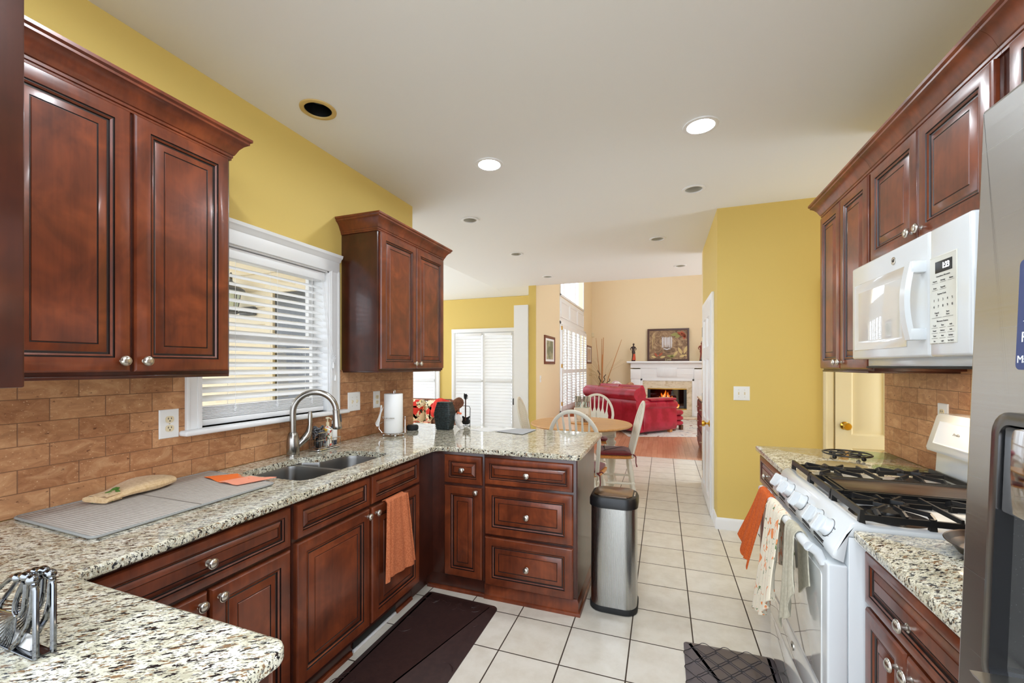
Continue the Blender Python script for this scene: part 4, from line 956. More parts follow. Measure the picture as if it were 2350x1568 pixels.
w.build('ladder_cords', M['slat'], t)
w = MB(); w.tube([(XL-.006, 1.432, 1.975), (XL-.004, 1.434, 1.42)], .0042, 8); w.build('tilt_wand', mat('clear_wand', (170, 172, 172), .2), t)
w = MB(); w.tube([(XL+.004, 2.10, 1.97), (XL+.020, 2.14, 1.55), (XL+.026, 2.170, 1.44)], .0014, 5); w.tube([(XL+.006, 2.11, 1.97), (XL+.022, 2.150, 1.60), (XL+.026, 2.175, 1.50), (XL+.028, 2.185, 1.36)], .0014, 5)
for x, y, z in ((XL+.030, 2.172, 1.42), (XL+.032, 2.187, 1.34)): w.lathe([(.002, .022), (.005, .014), (.0075, -.012), (.006, -.016), (0, -.016)], (x, y, z), (0, 0, 1), 12)
w.tube([(XL+.028+.004*math.sin(k*2), 2.178+.014*math.sin(k*1.7), 1.46+.03*math.cos(k*1.1)) for k in range(26)], .0013, 4)
w.build('pull_cords', M['slat'], t)
# ---------------------------------------------------------------- gas range
RY0, RY1 = 1.586, 2.350
t = thing('gas_range', 'white gas range with black iron grates and glossy white oven door', 'range', (.85, 1.967, 0))
b = MB(); b.box(.546, 1.20, RY0+.004, RY1-.004, .03, .885, .002); b.box(.60, 1.18, RY0+.03, RY1-.03, .0, .03); b.build('body', M['enamel'], t)
b = MB()
prof = [(.535, .800), (.506, .812), (.500, .828), (.504, .842), (.543, .916), (.552, .928), (.566, .9335), (.585, .9300), (.60, .925), (1.12, .925), (1.12, .885), (.548, .885)]
b.prism([(p[0], p[1]) for p in prof], RY0, RY1, .010, axis='y'); b.build('cooktop', M['enamel'], t, 40)
tx = Vector((-.042, 0, -.0765)).normalized(); nx = Vector((tx.z, 0, -tx.x)); nx = nx if nx.x < 0 else -nx
vs = MB()
for y0 in (1.66, 1.79, 1.97, 2.13):
    for k in range(4): c = Vector((.5045, y0+.05, .834)); vs.obox(c-Vector((-.0, 0, .006*k-.004))+Vector((.0008*k-.001, 0, 0)), (0, 1, 0), (1, 0, 0), (0, 0, 1), .045, .004, .0014)
vs.build('vent_slots', M['dark'], t)
mk = MB()
for y in (1.687, 1.785, 1.957, 2.130, 2.247):
    c = Vector((.5235, y, .8775)); k = MB()
    k.lathe([(.031, -.002), (.031, .005), (.0295, .007), (.0285, .022), (.0265, .026), (0, .0265)], c, nx, 32)
    kk = k.build('control_knob', M['enamel'], t)
    g = MB(); g.obox(c+nx*.034, tx, (0, 1, 0), nx, .0285, .0105, .014); bmesh.ops.bevel(g.bm, geom=g.bm.edges[:], offset=.003, segments=2, affect='EDGES'); g.build('grip', M['enamel'], kk)
    for q in range(7): a = -2.2+q*.55; mk.obox(c+tx*(-.037*math.cos(a))+Vector((0, 1, 0))*(.037*math.sin(a))+nx*.0005, tx, (0, 1, 0), nx, .0012, .0012, .0004)
    r = MB(); r.lathe([(.0335, -.001), (.0335, .0012), (.031, .0014)], c, nx, 32); r.build('knob_gap', M['black'], kk)
mk.build('dial_marks', M['black'], t)
for y in (1.687, 1.785, 1.957, 2.130, 2.247): text('burner_mark', 'Hi Lo', .008, Vector((.5235, y-.036, .8775))-tx*.012+nx*.001, (0, -1, 0), -tx, M['black'], t)
# oven door, strip with badge, drawer
d = MB(); d.box(.490, .545, RY0+.004, RY1-.004, .350, .793, .006, 3); od = d.build('oven_door', M['enamel'], t)
d = MB(); d.prism(rrect(RY0+.05, RY1-.05, .372, .745, .012), .4868, .4905, .001, axis='x'); d.build('door_glass', M['glass_white'], od)
d = MB(); P = [(.478, RY0+.055, .775), (.452, RY0+.035, .778), (.448, RY0+.07, .782), (.444, (RY0+RY1)/2, .786), (.448, RY1-.07, .782), (.452, RY1-.035, .778), (.478, RY1-.055, .775)]
E_ = []
for i in range(len(P)-1):
    for k in range(4): E_.append(Vector(P[i]).lerp(Vector(P[i+1]), k/4))
E_.append(Vector(P[-1]))
HZ = .838
d.tube([(p[0]-.002, p[1], p[2]+HZ-.786) for p in E_[4:-4]], .0165, 14)
for s in (RY0+.045, RY1-.045): d.tube([(.452, s, HZ-.008), (.475, s, HZ-.025), (.492, s, HZ-.06)], [.016, .0155, .014], 12)
d.build('handle', M['enamel'], od)
d = MB(); d.box(.492, .545, RY0+.004, RY1-.004, .232, .345, .004, 2); sp = d.build('lower_panel', M['glass_white'], t)
d = MB(); d.lathe([(.017, 0), (.017, .0025), (.0145, .003), (.014, .002), (0, .002)], (.4918, 1.975, .294), (-1, 0, 0), 32); bd = d.build('round_badge', M['nickel'], sp)
text('monogram', 'GE', .017, (.4895, 1.975, .294), (0, -1, 0), (0, 0, 1), M['dark'], bd, shear=.3)
d = MB(); d.box(.492, .545, RY0+.004, RY1-.004, .035, .226, .005, 2); d.build('storage_drawer', M['glass_white'], t)
# backguard
b = MB(); b.prism([(1.135, .923), (1.112, .935), (1.118, 1.045), (1.085, 1.056), (1.082, 1.070), (1.118, 1.205), (1.128, 1.215), (1.205, 1.215), (1.205, .923)], RY0+.01, RY1-.006, .006, axis='y'); bg = b.build('backguard', M['enamel'], t, 40)
d = MB(); sl = Vector((.036, 0, .135)).normalized(); nn = Vector((-.135, 0, .036)).normalized(); c = Vector((1.100, 2.10, 1.138))
d.panel(c-Vector((0, -.20, 0))-sl*.052+nn*.0005, (0, -1, 0), sl, nn, .50, .104, [(0, 0), (.0, .0025), (.004, .004), (.008, .0025), (.010, .0025)]); d.build('control_panel', M['enamel'], bg)
text('wordmark', 'Profile', .016, c+Vector((0, .07, 0))+nn*.0035+sl*.005, (0, -1, 0), sl, M['nickel'], bg, shear=.3)
# cast iron grates
def bar(mb, a, b_, w=.0085, h=.014):
    a, b_ = Vector(a), Vector(b_); ax = (b_-a); L = ax.length; ax.normalize(); s = ax.cross(Vector((0, 0, 1))).normalized(); up = s.cross(ax)
    v = [a+s*(w*.5*i)+up*(h*j) for i, j in ((-1, -1), (1, -1), (.75, 0), (-.75, 0))]; u = [b_+s*(w*.5*i)+up*(h*j) for i, j in ((-1, -1), (1, -1), (.75, 0), (-.75, 0))]
    mb.loft([v, u])
def grate(y0, y1, flip):
    mb = MB(); zt = .972; x0, x1 = .585, 1.095; yc = (y0+y1)/2; a, b_ = y0+.007, y1-.007
    bar(mb, (x0, y0, zt), (x0, y1, zt), .013, .020); bar(mb, (x1, y0, zt), (x1, y1, zt), .013, .020)
    for y in (a, b_): bar(mb, (x0, y, zt-.016), (x1, y, zt-.016), .012, .018)
    for x in (x0, x1, .76, .92):
        for y in (a, b_): mb.loft([[(x-.009, y-.007, .926), (x+.009, y-.007, .926), (x+.009, y+.007, .926), (x-.009, y+.007, .926)], [(x-.006, y-.006, zt-.012), (x+.006, y-.006, zt-.012), (x+.006, y+.006, zt-.012), (x-.006, y+.006, zt-.012)]])
    for cx in (.70, .97):
        for s in (-1, 1):
            ye = a if s < 0 else b_
            for dx in (-.075, .0, .075):
                bar(mb, (cx+dx*.9, ye, zt-.012), (cx+dx*.9, ye-s*.028, zt), .009, .016)
                if dx: bar(mb, (cx+dx*.9, ye-s*.026, zt), (cx+dx*.25, yc+s*.030, zt), .009, .013); bar(mb, (cx+dx*.25, yc+s*.030, zt), (cx+dx*.62, yc+s*.012, zt), .008, .012)
                else: bar(mb, (cx, ye-s*.026, zt), (cx, yc+s*.034, zt), .009, .013)
        bar(mb, (cx-.11, yc, zt), (cx-.040, yc, zt), .009, .014); bar(mb, (cx+.11, yc, zt), (cx+.040, yc, zt), .009, .014)
    bar(mb, (x0, yc, zt), (.60, yc, zt), .009, .014); bar(mb, (.83, a, zt-.006), (.83, b_, zt-.006), .009, .014)
    return mb.build('grate', M['blackiron'], t, 30)
grate(1.602, 1.842, 0); grate(2.092, 2.338, 1)
mb = MB(); zt = .970; x0, x1, y0, y1 = .585, 1.095, 1.848, 2.086
for y in (y0+.007, y1-.007): bar(mb, (x0, y, zt-.004), (x1, y, zt-.004), .012, .024)
bar(mb, (x0, y0, zt), (x0, y1, zt), .013, .022); bar(mb, (x1, y0, zt), (x1, y1, zt), .013, .022); bar(mb, (.622, y0, zt-.004), (.622, y1, zt-.004), .010, .012)
for x in (x0, x1):
    for y in (y0+.007, y1-.007): mb.box(x-.008, x+.008, y-.006, y+.006, .926, zt-.01)
mb.build('grate', M['blackiron'], t, 30)
mb = MB(); mb.prism(rrect(.632, 1.085, 1.866, 2.068, .012), .944, .960, .003); gr = mb.build('griddle', twotone('seasoned_griddle', (58, 42, 32), (86, 68, 56), 4, .35, (1, 8, 1), metal=.5), t)
mb = MB(); P = rrect(.634, 1.083, 1.868, 2.066, .012); mb.loft([[(*p, .9598) for p in P], [(*p, .966) for p in P], [(*p, .966) for p in inset(P, .005)], [(*p, .9602) for p in inset(P, .008)]], True, False); mb.build('griddle_rim', M['blackiron'], gr)
for x, y, r in ((.70, 1.722, .045), (.97, 1.722, .036), (.70, 2.215, .036), (.97, 2.215, .045)):
    mb = MB(); mb.lathe([(r*1.3, 0), (r*1.25, .006), (r, .008), (r, .016), (r*.92, .020), (0, .022)], (x, y, .9255), (0, 0, 1), 28); mb.build('burner', M['blackiron'], t)
    mb = MB(); mb.lathe([(.105, 0), (.105, .001), (.06, .0006)], (x, y, .9248), (0, 0, 1), 32); mb.build('burner_well', mat('dark_burner_well', (34, 34, 36), .25, coat=.5), t) if (y < 2 and x < .8) else mb.bm.free()
# things on and around the range
def disc(label, x, y, r):
    mb = MB(); mb.lathe([(r-.004, 0), (r, .0015), (r, .0045), (r-.003, .006), (0, .006)], (x, y, CT+.0012), (0, 0, 1), 44); tag(mb.build('glass_trivet', M['greenglass']), label, 'glass trivet', 'round glass discs')
disc('round greenish glass disc on granite behind the wire trivet', 1.11, 2.915, .105)
disc('round greenish glass disc on granite beside the range backguard', 1.09, 2.545, .115)
tt = thing('wire_trivet', 'black wire scroll trivet on ball feet on the far range counter', 'trivet', (.95, 2.79, CT))
w = MB(); cx, cy, z, r = .950, 2.79, CT+.026, .108
w.tube([(cx+r*math.cos(a), cy+r*math.sin(a), z) for a in (2*PI*k/40 for k in range(40))], .0042, 8, closed=True)
for k in range(4):
    a0 = PI/2*k+.3; c = (cx+.058*math.cos(a0), cy+.058*math.sin(a0)); w.tube([(c[0]+(.046-.0028*i)*math.cos(a0+i*.5), c[1]+(.046-.0028*i)*math.sin(a0+i*.5), z) for i in range(15)], .0032, 6)
    w.tube([(cx, cy, z), (cx+r*math.cos(a0+.78), cy+r*math.sin(a0+.78), z)], .003, 6)
w.build('scroll_top', M['black'], tt)
for k in range(4):
    a = PI/2*k+.6; w = MB(); w.ball((cx+.088*math.cos(a), cy+.088*math.sin(a), CT+.0115), .011); w.tube([(cx+.088*math.cos(a), cy+.088*math.sin(a), CT+.018), (cx+.094*math.cos(a), cy+.094*math.sin(a), z)], .003, 6); w.build('ball_foot', M['black'], tt)
def pan(label, x, y, r, m, hd, name='frying_pan'):
    tt = thing(name, label, 'pan', (x, y, CT)); w = MB()
    w.lathe([(.0, .0012), (r*.72, .0012), (r*.80, .006), (r*.97, .034), (r, .036), (r*1.01, .034), (r*.985, .033), (r*.80, .010), (r*.72, .005), (0, .005)][::-1], (x, y, CT), (0, 0, 1), 48); w.build('pan_body', m, tt)
    w = MB(); w.tube([(x+math.cos(hd)*r*.98, y+math.sin(hd)*r*.98, CT+.030), (x+math.cos(hd)*(r+.05), y+math.sin(hd)*(r+.05), CT+.044), (x+math.cos(hd)*(r+.16), y+math.sin(hd)*(r+.16), CT+.054)], [.006, .009, .011], 10); w.build('handle', M['black'], tt)
pan('dark steel frying pan on the near counter against the range', 0.852, 1.452, .130, mat('dark_pan', (96, 90, 86), .28, 1.0), -.3)
tt = thing('metal_plate', 'shallow silver metal plate on counter partly behind the far grate', 'plate', (.83, 2.50, CT)); w = MB(); w.lathe([(0, .001), (.07, .001), (.105, .012), (.106, .014), (.07, .004), (0, .003)][::-1], (.83, 2.505, CT+.0005), (0, 0, 1), 40); w.build('dish', M['nickel'], tt)

# towels over the oven handle
def drape(name, label, ys, bar_x, bar_z, frontL, backL, flare, m, amp, nf, ph, parent_extra=None, skew=(0, 0)):
    tt = thing(name, label, 'towel', (bar_x, sum(ys)/2, bar_z), 'towels on the oven handle'); mb = MB(); y0, y1 = ys
    tot = frontL+backL+.06; r = .0195
    def fn(u, v):
        s = v*tot; g = (u-.5)
        if s < backL: x = bar_x+r+.002; z = bar_z-(backL-s); k = (backL-s)/backL*.4
        elif s < backL+.06: a = (s-backL)/.06*PI; x = bar_x+r*math.cos(a); z = bar_z+r*math.sin(a); k = 0
        else: q = (s-backL-.06)/frontL; x = bar_x-r-.002-flare*q; z = bar_z-q*frontL; k = q
        sp = 1+.55*k; w = amp*(.25+k)*math.sin(u*nf*2*PI+ph+k)
        y = (y0+y1)/2+g*(y1-y0)*sp+skew[0]*k+.006*math.sin(9*v+5*u)
        if s >= backL: x -= abs(w)+.0
        else: x = min(.482, x)
        return (x, y, z+(.02*math.sin(u*7+ph)*k if s > backL else 0)+skew[1]*k*g)
    mb.grid(34, 40, fn, .004); mb.build('cloth', m, tt, 70); return tt
drape('hand_towel', 'rust orange terry towel hung at far end of oven handle', (2.10, 2.25), .445, .838, .30, .25, .06, M['terry_r'], .012, 1.5, .4, skew=(.05, .06))
drape('hand_towel', 'cream kitchen towel with orange and green print over oven handle', (1.855, 2.05), .4435, .8405, .40, .22, .035, M['print'], .018, 2.5, 1.2, skew=(-.02, -.2))
drape('hand_towel', 'plain pale grey-green towel end hanging beside the printed towel', (1.69, 1.79), .4445, .8395, .29, .2, .012, twotone('sage_cloth', (178, 172, 152), (192, 186, 166), 90, .9), .012, 1.5, 2.0, skew=(-.03, -.2))

# ---------------------------------------------------------------- microwave
MX, MY0, MY1, MZ0, MZ1 = .822, 1.5595, 2.3565, 1.449, 1.8635
t = thing('microwave_oven', 'white over-the-range microwave under the short cherry cabinet', 'microwave', (1.0, 1.96, 1.45))
b = MB(); b.box(.862, XR-.002, MY0+.002, MY1-.002, MZ0, MZ1, .003); b.box(.872, XR-.002, MY0+.03, MY1-.03, 1.418, MZ0+.001, .003); b.build('body', M['enamel'], t)
b = MB(); b.box(.868, 1.22, MY0+.02, MY1-.02, 1.410, 1.4185, .001); b.build('vent_grille', M['dark'], t)
b = MB(); b.box(1.00, 1.12, 1.80, 2.12, 1.4096, 1.4104); b.build('task_light', mat('task_lens', (255, 240, 214), .5, emit=(255, 232, 200), estr=22.0), t)
d = MB(); d.box(MX, .8615, 1.760, MY1, MZ0, MZ1, .010, 3); dr = d.build('door', M['enamel'], t)
d = MB(); d.panel((MX-.0005, 2.325, 1.488), (0, -1, 0), (0, 0, 1), (-1, 0, 0), .435, .292, [(0, 0), (0, .0008), (.002, .0016), (.004, .0008), (.036, .0008), (.038, .0002), (.040, .0006)]); d.build('door_window', M['glass_white'], dr)
hz = MB(); HY = 1.795; P = []
for k in range(13): q = k/12; P.append((MX-.034-.016*math.sin(PI*q), HY, 1.508+.262*q))
hz.loft([[(x-.007*c_[0], y+.020*c_[1], z) for c_ in ((-1, -1), (1, -.8), (1, .8), (-1, 1))] for x, y, z in P]); hz.box(MX-.040, MX+.002, HY-.020, HY+.018, 1.732, 1.772, .004); hz.box(MX-.040, MX+.002, HY-.020, HY+.018, 1.506, 1.546, .004); hz.build('handle', M['enamel'], dr)
d = MB(); d.lathe([(.0145, 0), (.0145, .002), (.0125, .0026), (.012, .0018), (0, .0018)], (MX-.0002, 1.985, 1.817), (-1, 0, 0), 32); bd = d.build('round_badge', M['nickel'], dr)
text('monogram', 'GE', .0145, (MX-.0024, 1.985, 1.817), (0, -1, 0), (0, 0, 1), M['dark'], bd, shear=.3)
d = MB(); d.box(MX, .8615, MY0, 1.7575, MZ0, MZ1, .010, 3); cp = d.build('control_panel', M['enamel'], t)
d = MB(); d.panel((MX-.0005, 1.752, 1.490), (0, -1, 0), (0, 0, 1), (-1, 0, 0), .135, .278, [(0, 0), (0, .001), (.003, .002), (.005, .001)]); d.build('keypad', mat('keypad_white', (226, 226, 216), .3), cp)
d = MB(); d.box(MX-.0025, MX-.001, 1.640, 1.723, 1.714, 1.750, .0005); dp = d.build('display', M['black'], cp)
text('clock_digits', '1:23', .026, (MX-.0032, 1.668, 1.732), (0, -1, 0), (0, 0, 1), M['lcd'], dp, squash=.8)
K = M['ink'] = mat('dark_ink', (50, 50, 52), .6); xk = MX-.0022
def key(s, y, z, size=.0062): text('key_print', s, size, (xk, y, z), (0, -1, 0), (0, 0, 1), K, cp, depth=.0002)
key('Convenience Microwave', 1.684, 1.703, .0068)
for i, s in enumerate(('Popcorn', 'Beverage', 'Reheat')): key(s, 1.724-.040*i, 1.689)
for i, s in enumerate(('Potato', 'Vegetable')): key(s, 1.724-.040*i, 1.667)
key('Express Cook', 1.690, 1.647, .0075)
for i, s in enumerate('12345'): key(s, 1.729-.0225*i, 1.628, .011)
for i, s in enumerate('67890'): key(s, 1.729-.0225*i, 1.608, .011)
key('Cancel', 1.715, 1.588, .0075); key('Start', 1.660, 1.588, .0075); key('Off', 1.715, 1.580, .0065); key('Pause', 1.660, 1.580, .0065)
key('Microwave Features', 1.687, 1.561, .0068)
for j, row in enumerate((('Cook', 'Time', 'Add'), ('Power', 'Defrost', 'Soft'), ('Timer', 'Melt', 'Settings'), ('Fan', 'Light', 'Set Clock'))):
    for i, s in enumerate(row): key(s, 1.726-.040*i, 1.548-.0165*j, .0068)
ln = MB()
for y, z, w in ((1.724, 1.683, .03), (1.684, 1.683, .03), (1.644, 1.683, .03), (1.724, 1.661, .03), (1.684, 1.661, .03), (1.715, 1.573, .05), (1.660, 1.573, .05), *[(1.726-.04*i, 1.541-.0165*j, .03) for i in range(3) for j in range(4)]): ln.box(xk-.0002, xk+.0002, y-w/2, y+w/2, z-.0003, z+.0003)
ln.build('key_lines', K, cp, 0)

# ---------------------------------------------------------------- refrigerator (leans back slightly on its feet)
fr = thing('refrigerator', 'stainless side-by-side refrigerator with door dispenser at right edge', 'refrigerator', (.458, .50, .026))
FX = .458; zb = .026
b = MB(); b.box(FX+.075, FX+.72, .045, .958, zb+.02, zb+1.80, .004); b.build('cabinet', mat('grey_case', (96, 96, 98), .45), fr)
for x in (FX+.1, FX+.66):
    for y in (.10, .90):
        b = MB(); b.lathe([(.02, 0), (.02, .022)], (x, y, zb+(-.024 if x < .7 else -.003)), (0, 0, 1), 14); b.build('foot', M['rubber'], fr)
dz0, dz1, dy0, dy1 = .915, 1.350, .615, .890
O, Hh = rrect(.548, .962, zb+.05, zb+1.835, .004), rrect(dy0+.018, dy1-.018, dz0+.018, dz1-.018, .022)
d = MB(); d.loft([[(FX+.068, *p) for p in O], [(FX+.007, *p) for p in O], [(FX+.002, *p) for p in inset(O, .002)], [(FX, *p) for p in inset(O, .007)], [(FX, *p) for p in Hh], [(FX+.056, *p) for p in Hh]]); fd = d.build('freezer_door', M['brushed'], fr, 0)
o_, i_ = rrect(dy0, dy1, dz0, dz1, .035), rrect(dy0+.019, dy1-.019, dz0+.019, dz1-.019, .020)
d = MB(); d.loft([[(FX-.0002, *p) for p in o_], [(FX-.008, *p) for p in o_], [(FX-.010, *p) for p in inset(o_, .003)], [(FX-.010, *p) for p in i_], [(FX+.012, *p) for p in i_]], True, False); fb = d.build('dispenser_frame', mat('gunmetal', (104, 104, 106), .22, .9), fd)
d = MB(); d.prism(rrect(dy0+.021, dy1-.021, dz0+.021, dz1-.021, .018), FX+.048, FX+.054, axis='x'); d.build('dispenser_back', M['black'], fd)
d = MB(); d.box(FX-.006, FX+.046, dy0+.0215, dy1-.0215, 1.195, dz1-.0215, .004); d.build('dispenser_panel', mat('mirror_panel', (190, 190, 190), .06, 1.0), fd)
d = MB(); d.prism([(p[0], p[1]) for p in [(FX-.03, dz0+.018), (FX-.035, dz0+.026), (FX+.045, dz0+.030), (FX+.045, dz0+.020)]], dy0+.022, dy1-.022, .002, axis='y'); d.build('drip_tray', M['nickel'], fd)
d = MB(); d.box(FX, FX+.068, .042, .540, zb+.05, zb+1.835, .008, 3); rd = d.build('fridge_door', M['brushed'], fr)
for y, p in ((.515, rd), (.575, fd)):
    d = MB(); d.tube([(FX-.001, y, .62), (FX-.045, y, .64), (FX-.05, y, .70), (FX-.05, y, 1.60), (FX-.045, y, 1.66), (FX-.001, y, 1.68)], .012, 12); d.build('handle', M['brushed_v'], p)
d = MB(); d.box(FX+.01, FX+.06, .06, .945, zb+.0, zb+.048, .003); d.build('kick_grille', M['black'], fr)
fr.rotation_euler = (0, .034, 0)
# blue paper card held on the freezer door
cd_ = thing('fridge_card', 'dark blue printed card on the refrigerator door', 'card', (.458, .5, .026))
BX = FX-.0012; d = MB(); d.prism(rrect(.690, .858, 1.415, 1.580, .008), BX-.001, BX, axis='x'); d.build('card_sheet', mat('navy_card', (58, 70, 112), .5), cd_)
wt = mat('card_white', (232, 234, 238), .5)
text('card_title', 'N', .062, (BX-.0016, .826, 1.536), (0, -1, 0), (0, 0, 1), wt, cd_, depth=.0003); text('card_line', 'R', .022, (BX-.0016, .842, 1.463), (0, -1, 0), (0, 0, 1), wt, cd_, depth=.0003); text('card_line', 'Ma', .016, (BX-.0016, .845, 1.430), (0, -1, 0), (0, 0, 1), wt, cd_, depth=.0003)
d = MB(); d.box(BX-.0016, BX-.001, .705, .846, 1.487, 1.488); d.build('card_rule', wt, cd_, 0)
cd_.rotation_euler = (0, .034, 0)

# ---------------------------------------------------------------- trash can, mats, cabinet towel
t = thing('trash_can', 'tall stainless trash can with black lid beside the peninsula', 'trash can', (-.272, 2.585, 0))
def can(d): return rrect(-.407+d, -.137-d, 2.452+d, 2.70-d, .075-d*.8, 7)
b = MB(); b.loft([[(*p, .035) for p in can(.004)], [(*p, .60) for p in can(.006)]]); b.build('body', M['brushed_v'], t)
b = MB(); b.loft([[(*p, .001) for p in can(.006)], [(*p, .006) for p in can(-.001)], [(*p, .030) for p in can(-.001)], [(*p, .036) for p in can(.003)]]); b.build('base_ring', M['rubber'], t)
b = MB(); b.loft([[(*p, .600) for p in can(.004)], [(*p, .604) for p in can(-.003)], [(*p, .640) for p in can(-.003)], [(*p, .660) for p in can(.006)], [(*p, .664) for p in can(.018)]]); b.build('lid_rim', M['black'], t, 30)
b = MB(); P = fillet([(-.385, 2.478), (-.185, 2.478), (-.165, 2.51), (-.165, 2.64), (-.185, 2.675), (-.385, 2.675)], {0: .05, 1: .03, 2: .03, 3: .03, 4: .03, 5: .05})
b.loft([[(*p, .6605) for p in P], [(*p, .668) for p in P], [(*p, .671) for p in inset(P, .006)]]); b.build('lid_flap', mat('bronze_steel', (150, 128, 112), .22, 1.0), t)
b = MB(); b.box(-.158, -.150, 2.54, 2.61, .6635, .6665, .001); b.build('sensor_strip', M['nickel'], t)

t = thing('floor_mat', 'long dark brown cushioned mat on tiles before the sink', 'mat', (-1.15, 1.6, 0))
P = fillet([(-.905, .60), (-.905, 2.300), (-1.385, 2.318), (-1.40, .60)], {0: .04, 1: .04, 2: .03, 3: .03})
b = MB(); b.loft([[(*p, .001) for p in P], [(*p, .004) for p in P], [(*p, .015) for p in inset(P, .035)], [(*p, .017) for p in inset(P, .045)]]); b.build('pad', M['matbrown'], t, 25)
b = MB(); rnd = random.Random(2)
for k in range(44):
    e = rnd.choice(('r', 't')); 
    if e == 'r': x, y = -.985+rnd.uniform(-.03, .03), rnd.uniform(.8, 2.2)
    else: x, y = rnd.uniform(-1.32, -.98), 2.22+rnd.uniform(-.03, .03)
    if rnd.random() < .35: x = -1.33+rnd.uniform(-.02, .02); y = rnd.uniform(.9, 2.2)
    a = rnd.uniform(0, 6.28); R0 = rnd.uniform(.02, .05); P_ = [(x+R0*math.cos(a+i*.3), y+R0*.8*math.sin(a+i*.3), .0166) for i in range(7)]; b.tube(P_, .0016, 5)
b.build('pressed_vines', M['matbrown'], t)
t = thing('floor_mat', 'grey cushioned mat with quatrefoil pattern on tiles before the range', 'mat', (.30, 1.9, 0))
P = fillet([(.097, 1.55), (.49, 1.56), (.505, 2.345), (.100, 2.335)], {0: .02, 1: .02, 2: .02, 3: .02})
b = MB(); b.loft([[(*p, .001) for p in P], [(*p, .004) for p in P], [(*p, .013) for p in inset(P, .026)], [(*p, .0145) for p in inset(P, .034)]]); b.build('pad', M['matgrey'], t, 25)
b = MB(); qx, qy = .105, .105
def quat(cx, cy):
    pts = []
    for k in range(4):
        a = k*PI/2; c = (cx+.030*math.cos(a), cy+.030*math.sin(a)); n0 = 7
        for i in range(n0): q = a-1.15+2.3*i/(n0-1); pts.append((c[0]+.0215*math.cos(q), c[1]+.0215*math.sin(q), .0145))
    return pts
for i in range(9):
    for j in range(8):
        cx = .148+(i*.5)*qx*.92; cy = 1.60+j*qy+(.5*qy if i % 2 else 0)
        if .14 < cx < .462 and cy < 2.30: b.tube(quat(cx, cy), .0018, 4, closed=True)
b.build('pattern_grooves', mat('mat_groove', (40, 36, 38), .5), t)

t = thing('hand_towel', 'orange terry towel draped over the sink cabinet door', 'towel', (-1.37, 1.93, .71)); b = MB()
def cl(u, v):
    L = .41+.02*u; s = v*(L+.10)
    w = .16+.10*max(0, v-.15)
    y = 1.94+(u-.5)*w*(1.15 if v > .2 else 1)+.018*math.sin(u*7+2)*v-.01
    fold_ = .010*math.sin(u*9+.6)+.006*math.sin(u*17)
    if s < .10: a = s/.10; return (-1.390+.029*a, y, .7115+.006*math.sin(a*PI))
    return (-1.3585+abs(fold_)*(.4+v)+.006+.012*v, y, .715-(s-.10)+.010*math.sin(u*6)*v+.03*u*v)
b.grid(30, 44, cl, .005); b.build('cloth', M['terry_o'], t, 70)
# ---------------------------------------------------------------- dining set
TX, TY = -.913, 4.95
t = thing('dining_table', 'round light oak dining table with white turned legs behind the peninsula', 'table', (TX, TY, 0))
b = MB(); b.lathe([(.562, .722), (.577, .726), (.588, .736), (.588, .742), (.580, .750), (0, .750)], (TX, TY, 0), (0, 0, 1), 64); b.build('tabletop', M['oak'], t)
b = MB(); R = .40
P = [(TX+R*math.cos(a), TY+R*math.sin(a)) for a in (2*PI*k/40 for k in range(40))]; b.loft([[(*p, .65) for p in P], [(*p, .7225) for p in P]]); b.build('apron', M['chairwhite'], t)
leg_prof = [(.020, 0), (.026, .01), (.030, .05), (.024, .08), (.034, .10), (.026, .12), (.040, .30), (.034, .40), (.030, .43), (.042, .45), (.042, .47), (.032, .49), (.044, .51), (.044, .53), (.030, .55), (.030, .57), (.044, .585), (.044, .66)]
for a in (.35, 1.92, 3.90, 5.06):
    lg = MB(); lg.lathe([(r*1.3, h) for r, h in leg_prof], (TX+.36*math.cos(a), TY+.36*math.sin(a), 0), (0, 0, 1), 20); c = (TX+.36*math.cos(a), TY+.36*math.sin(a)); lg.box(c[0]-.05, c[0]+.05, c[1]-.05, c[1]+.05, .58, .722, .006); lg.build('leg', M['chairwhite'], t)

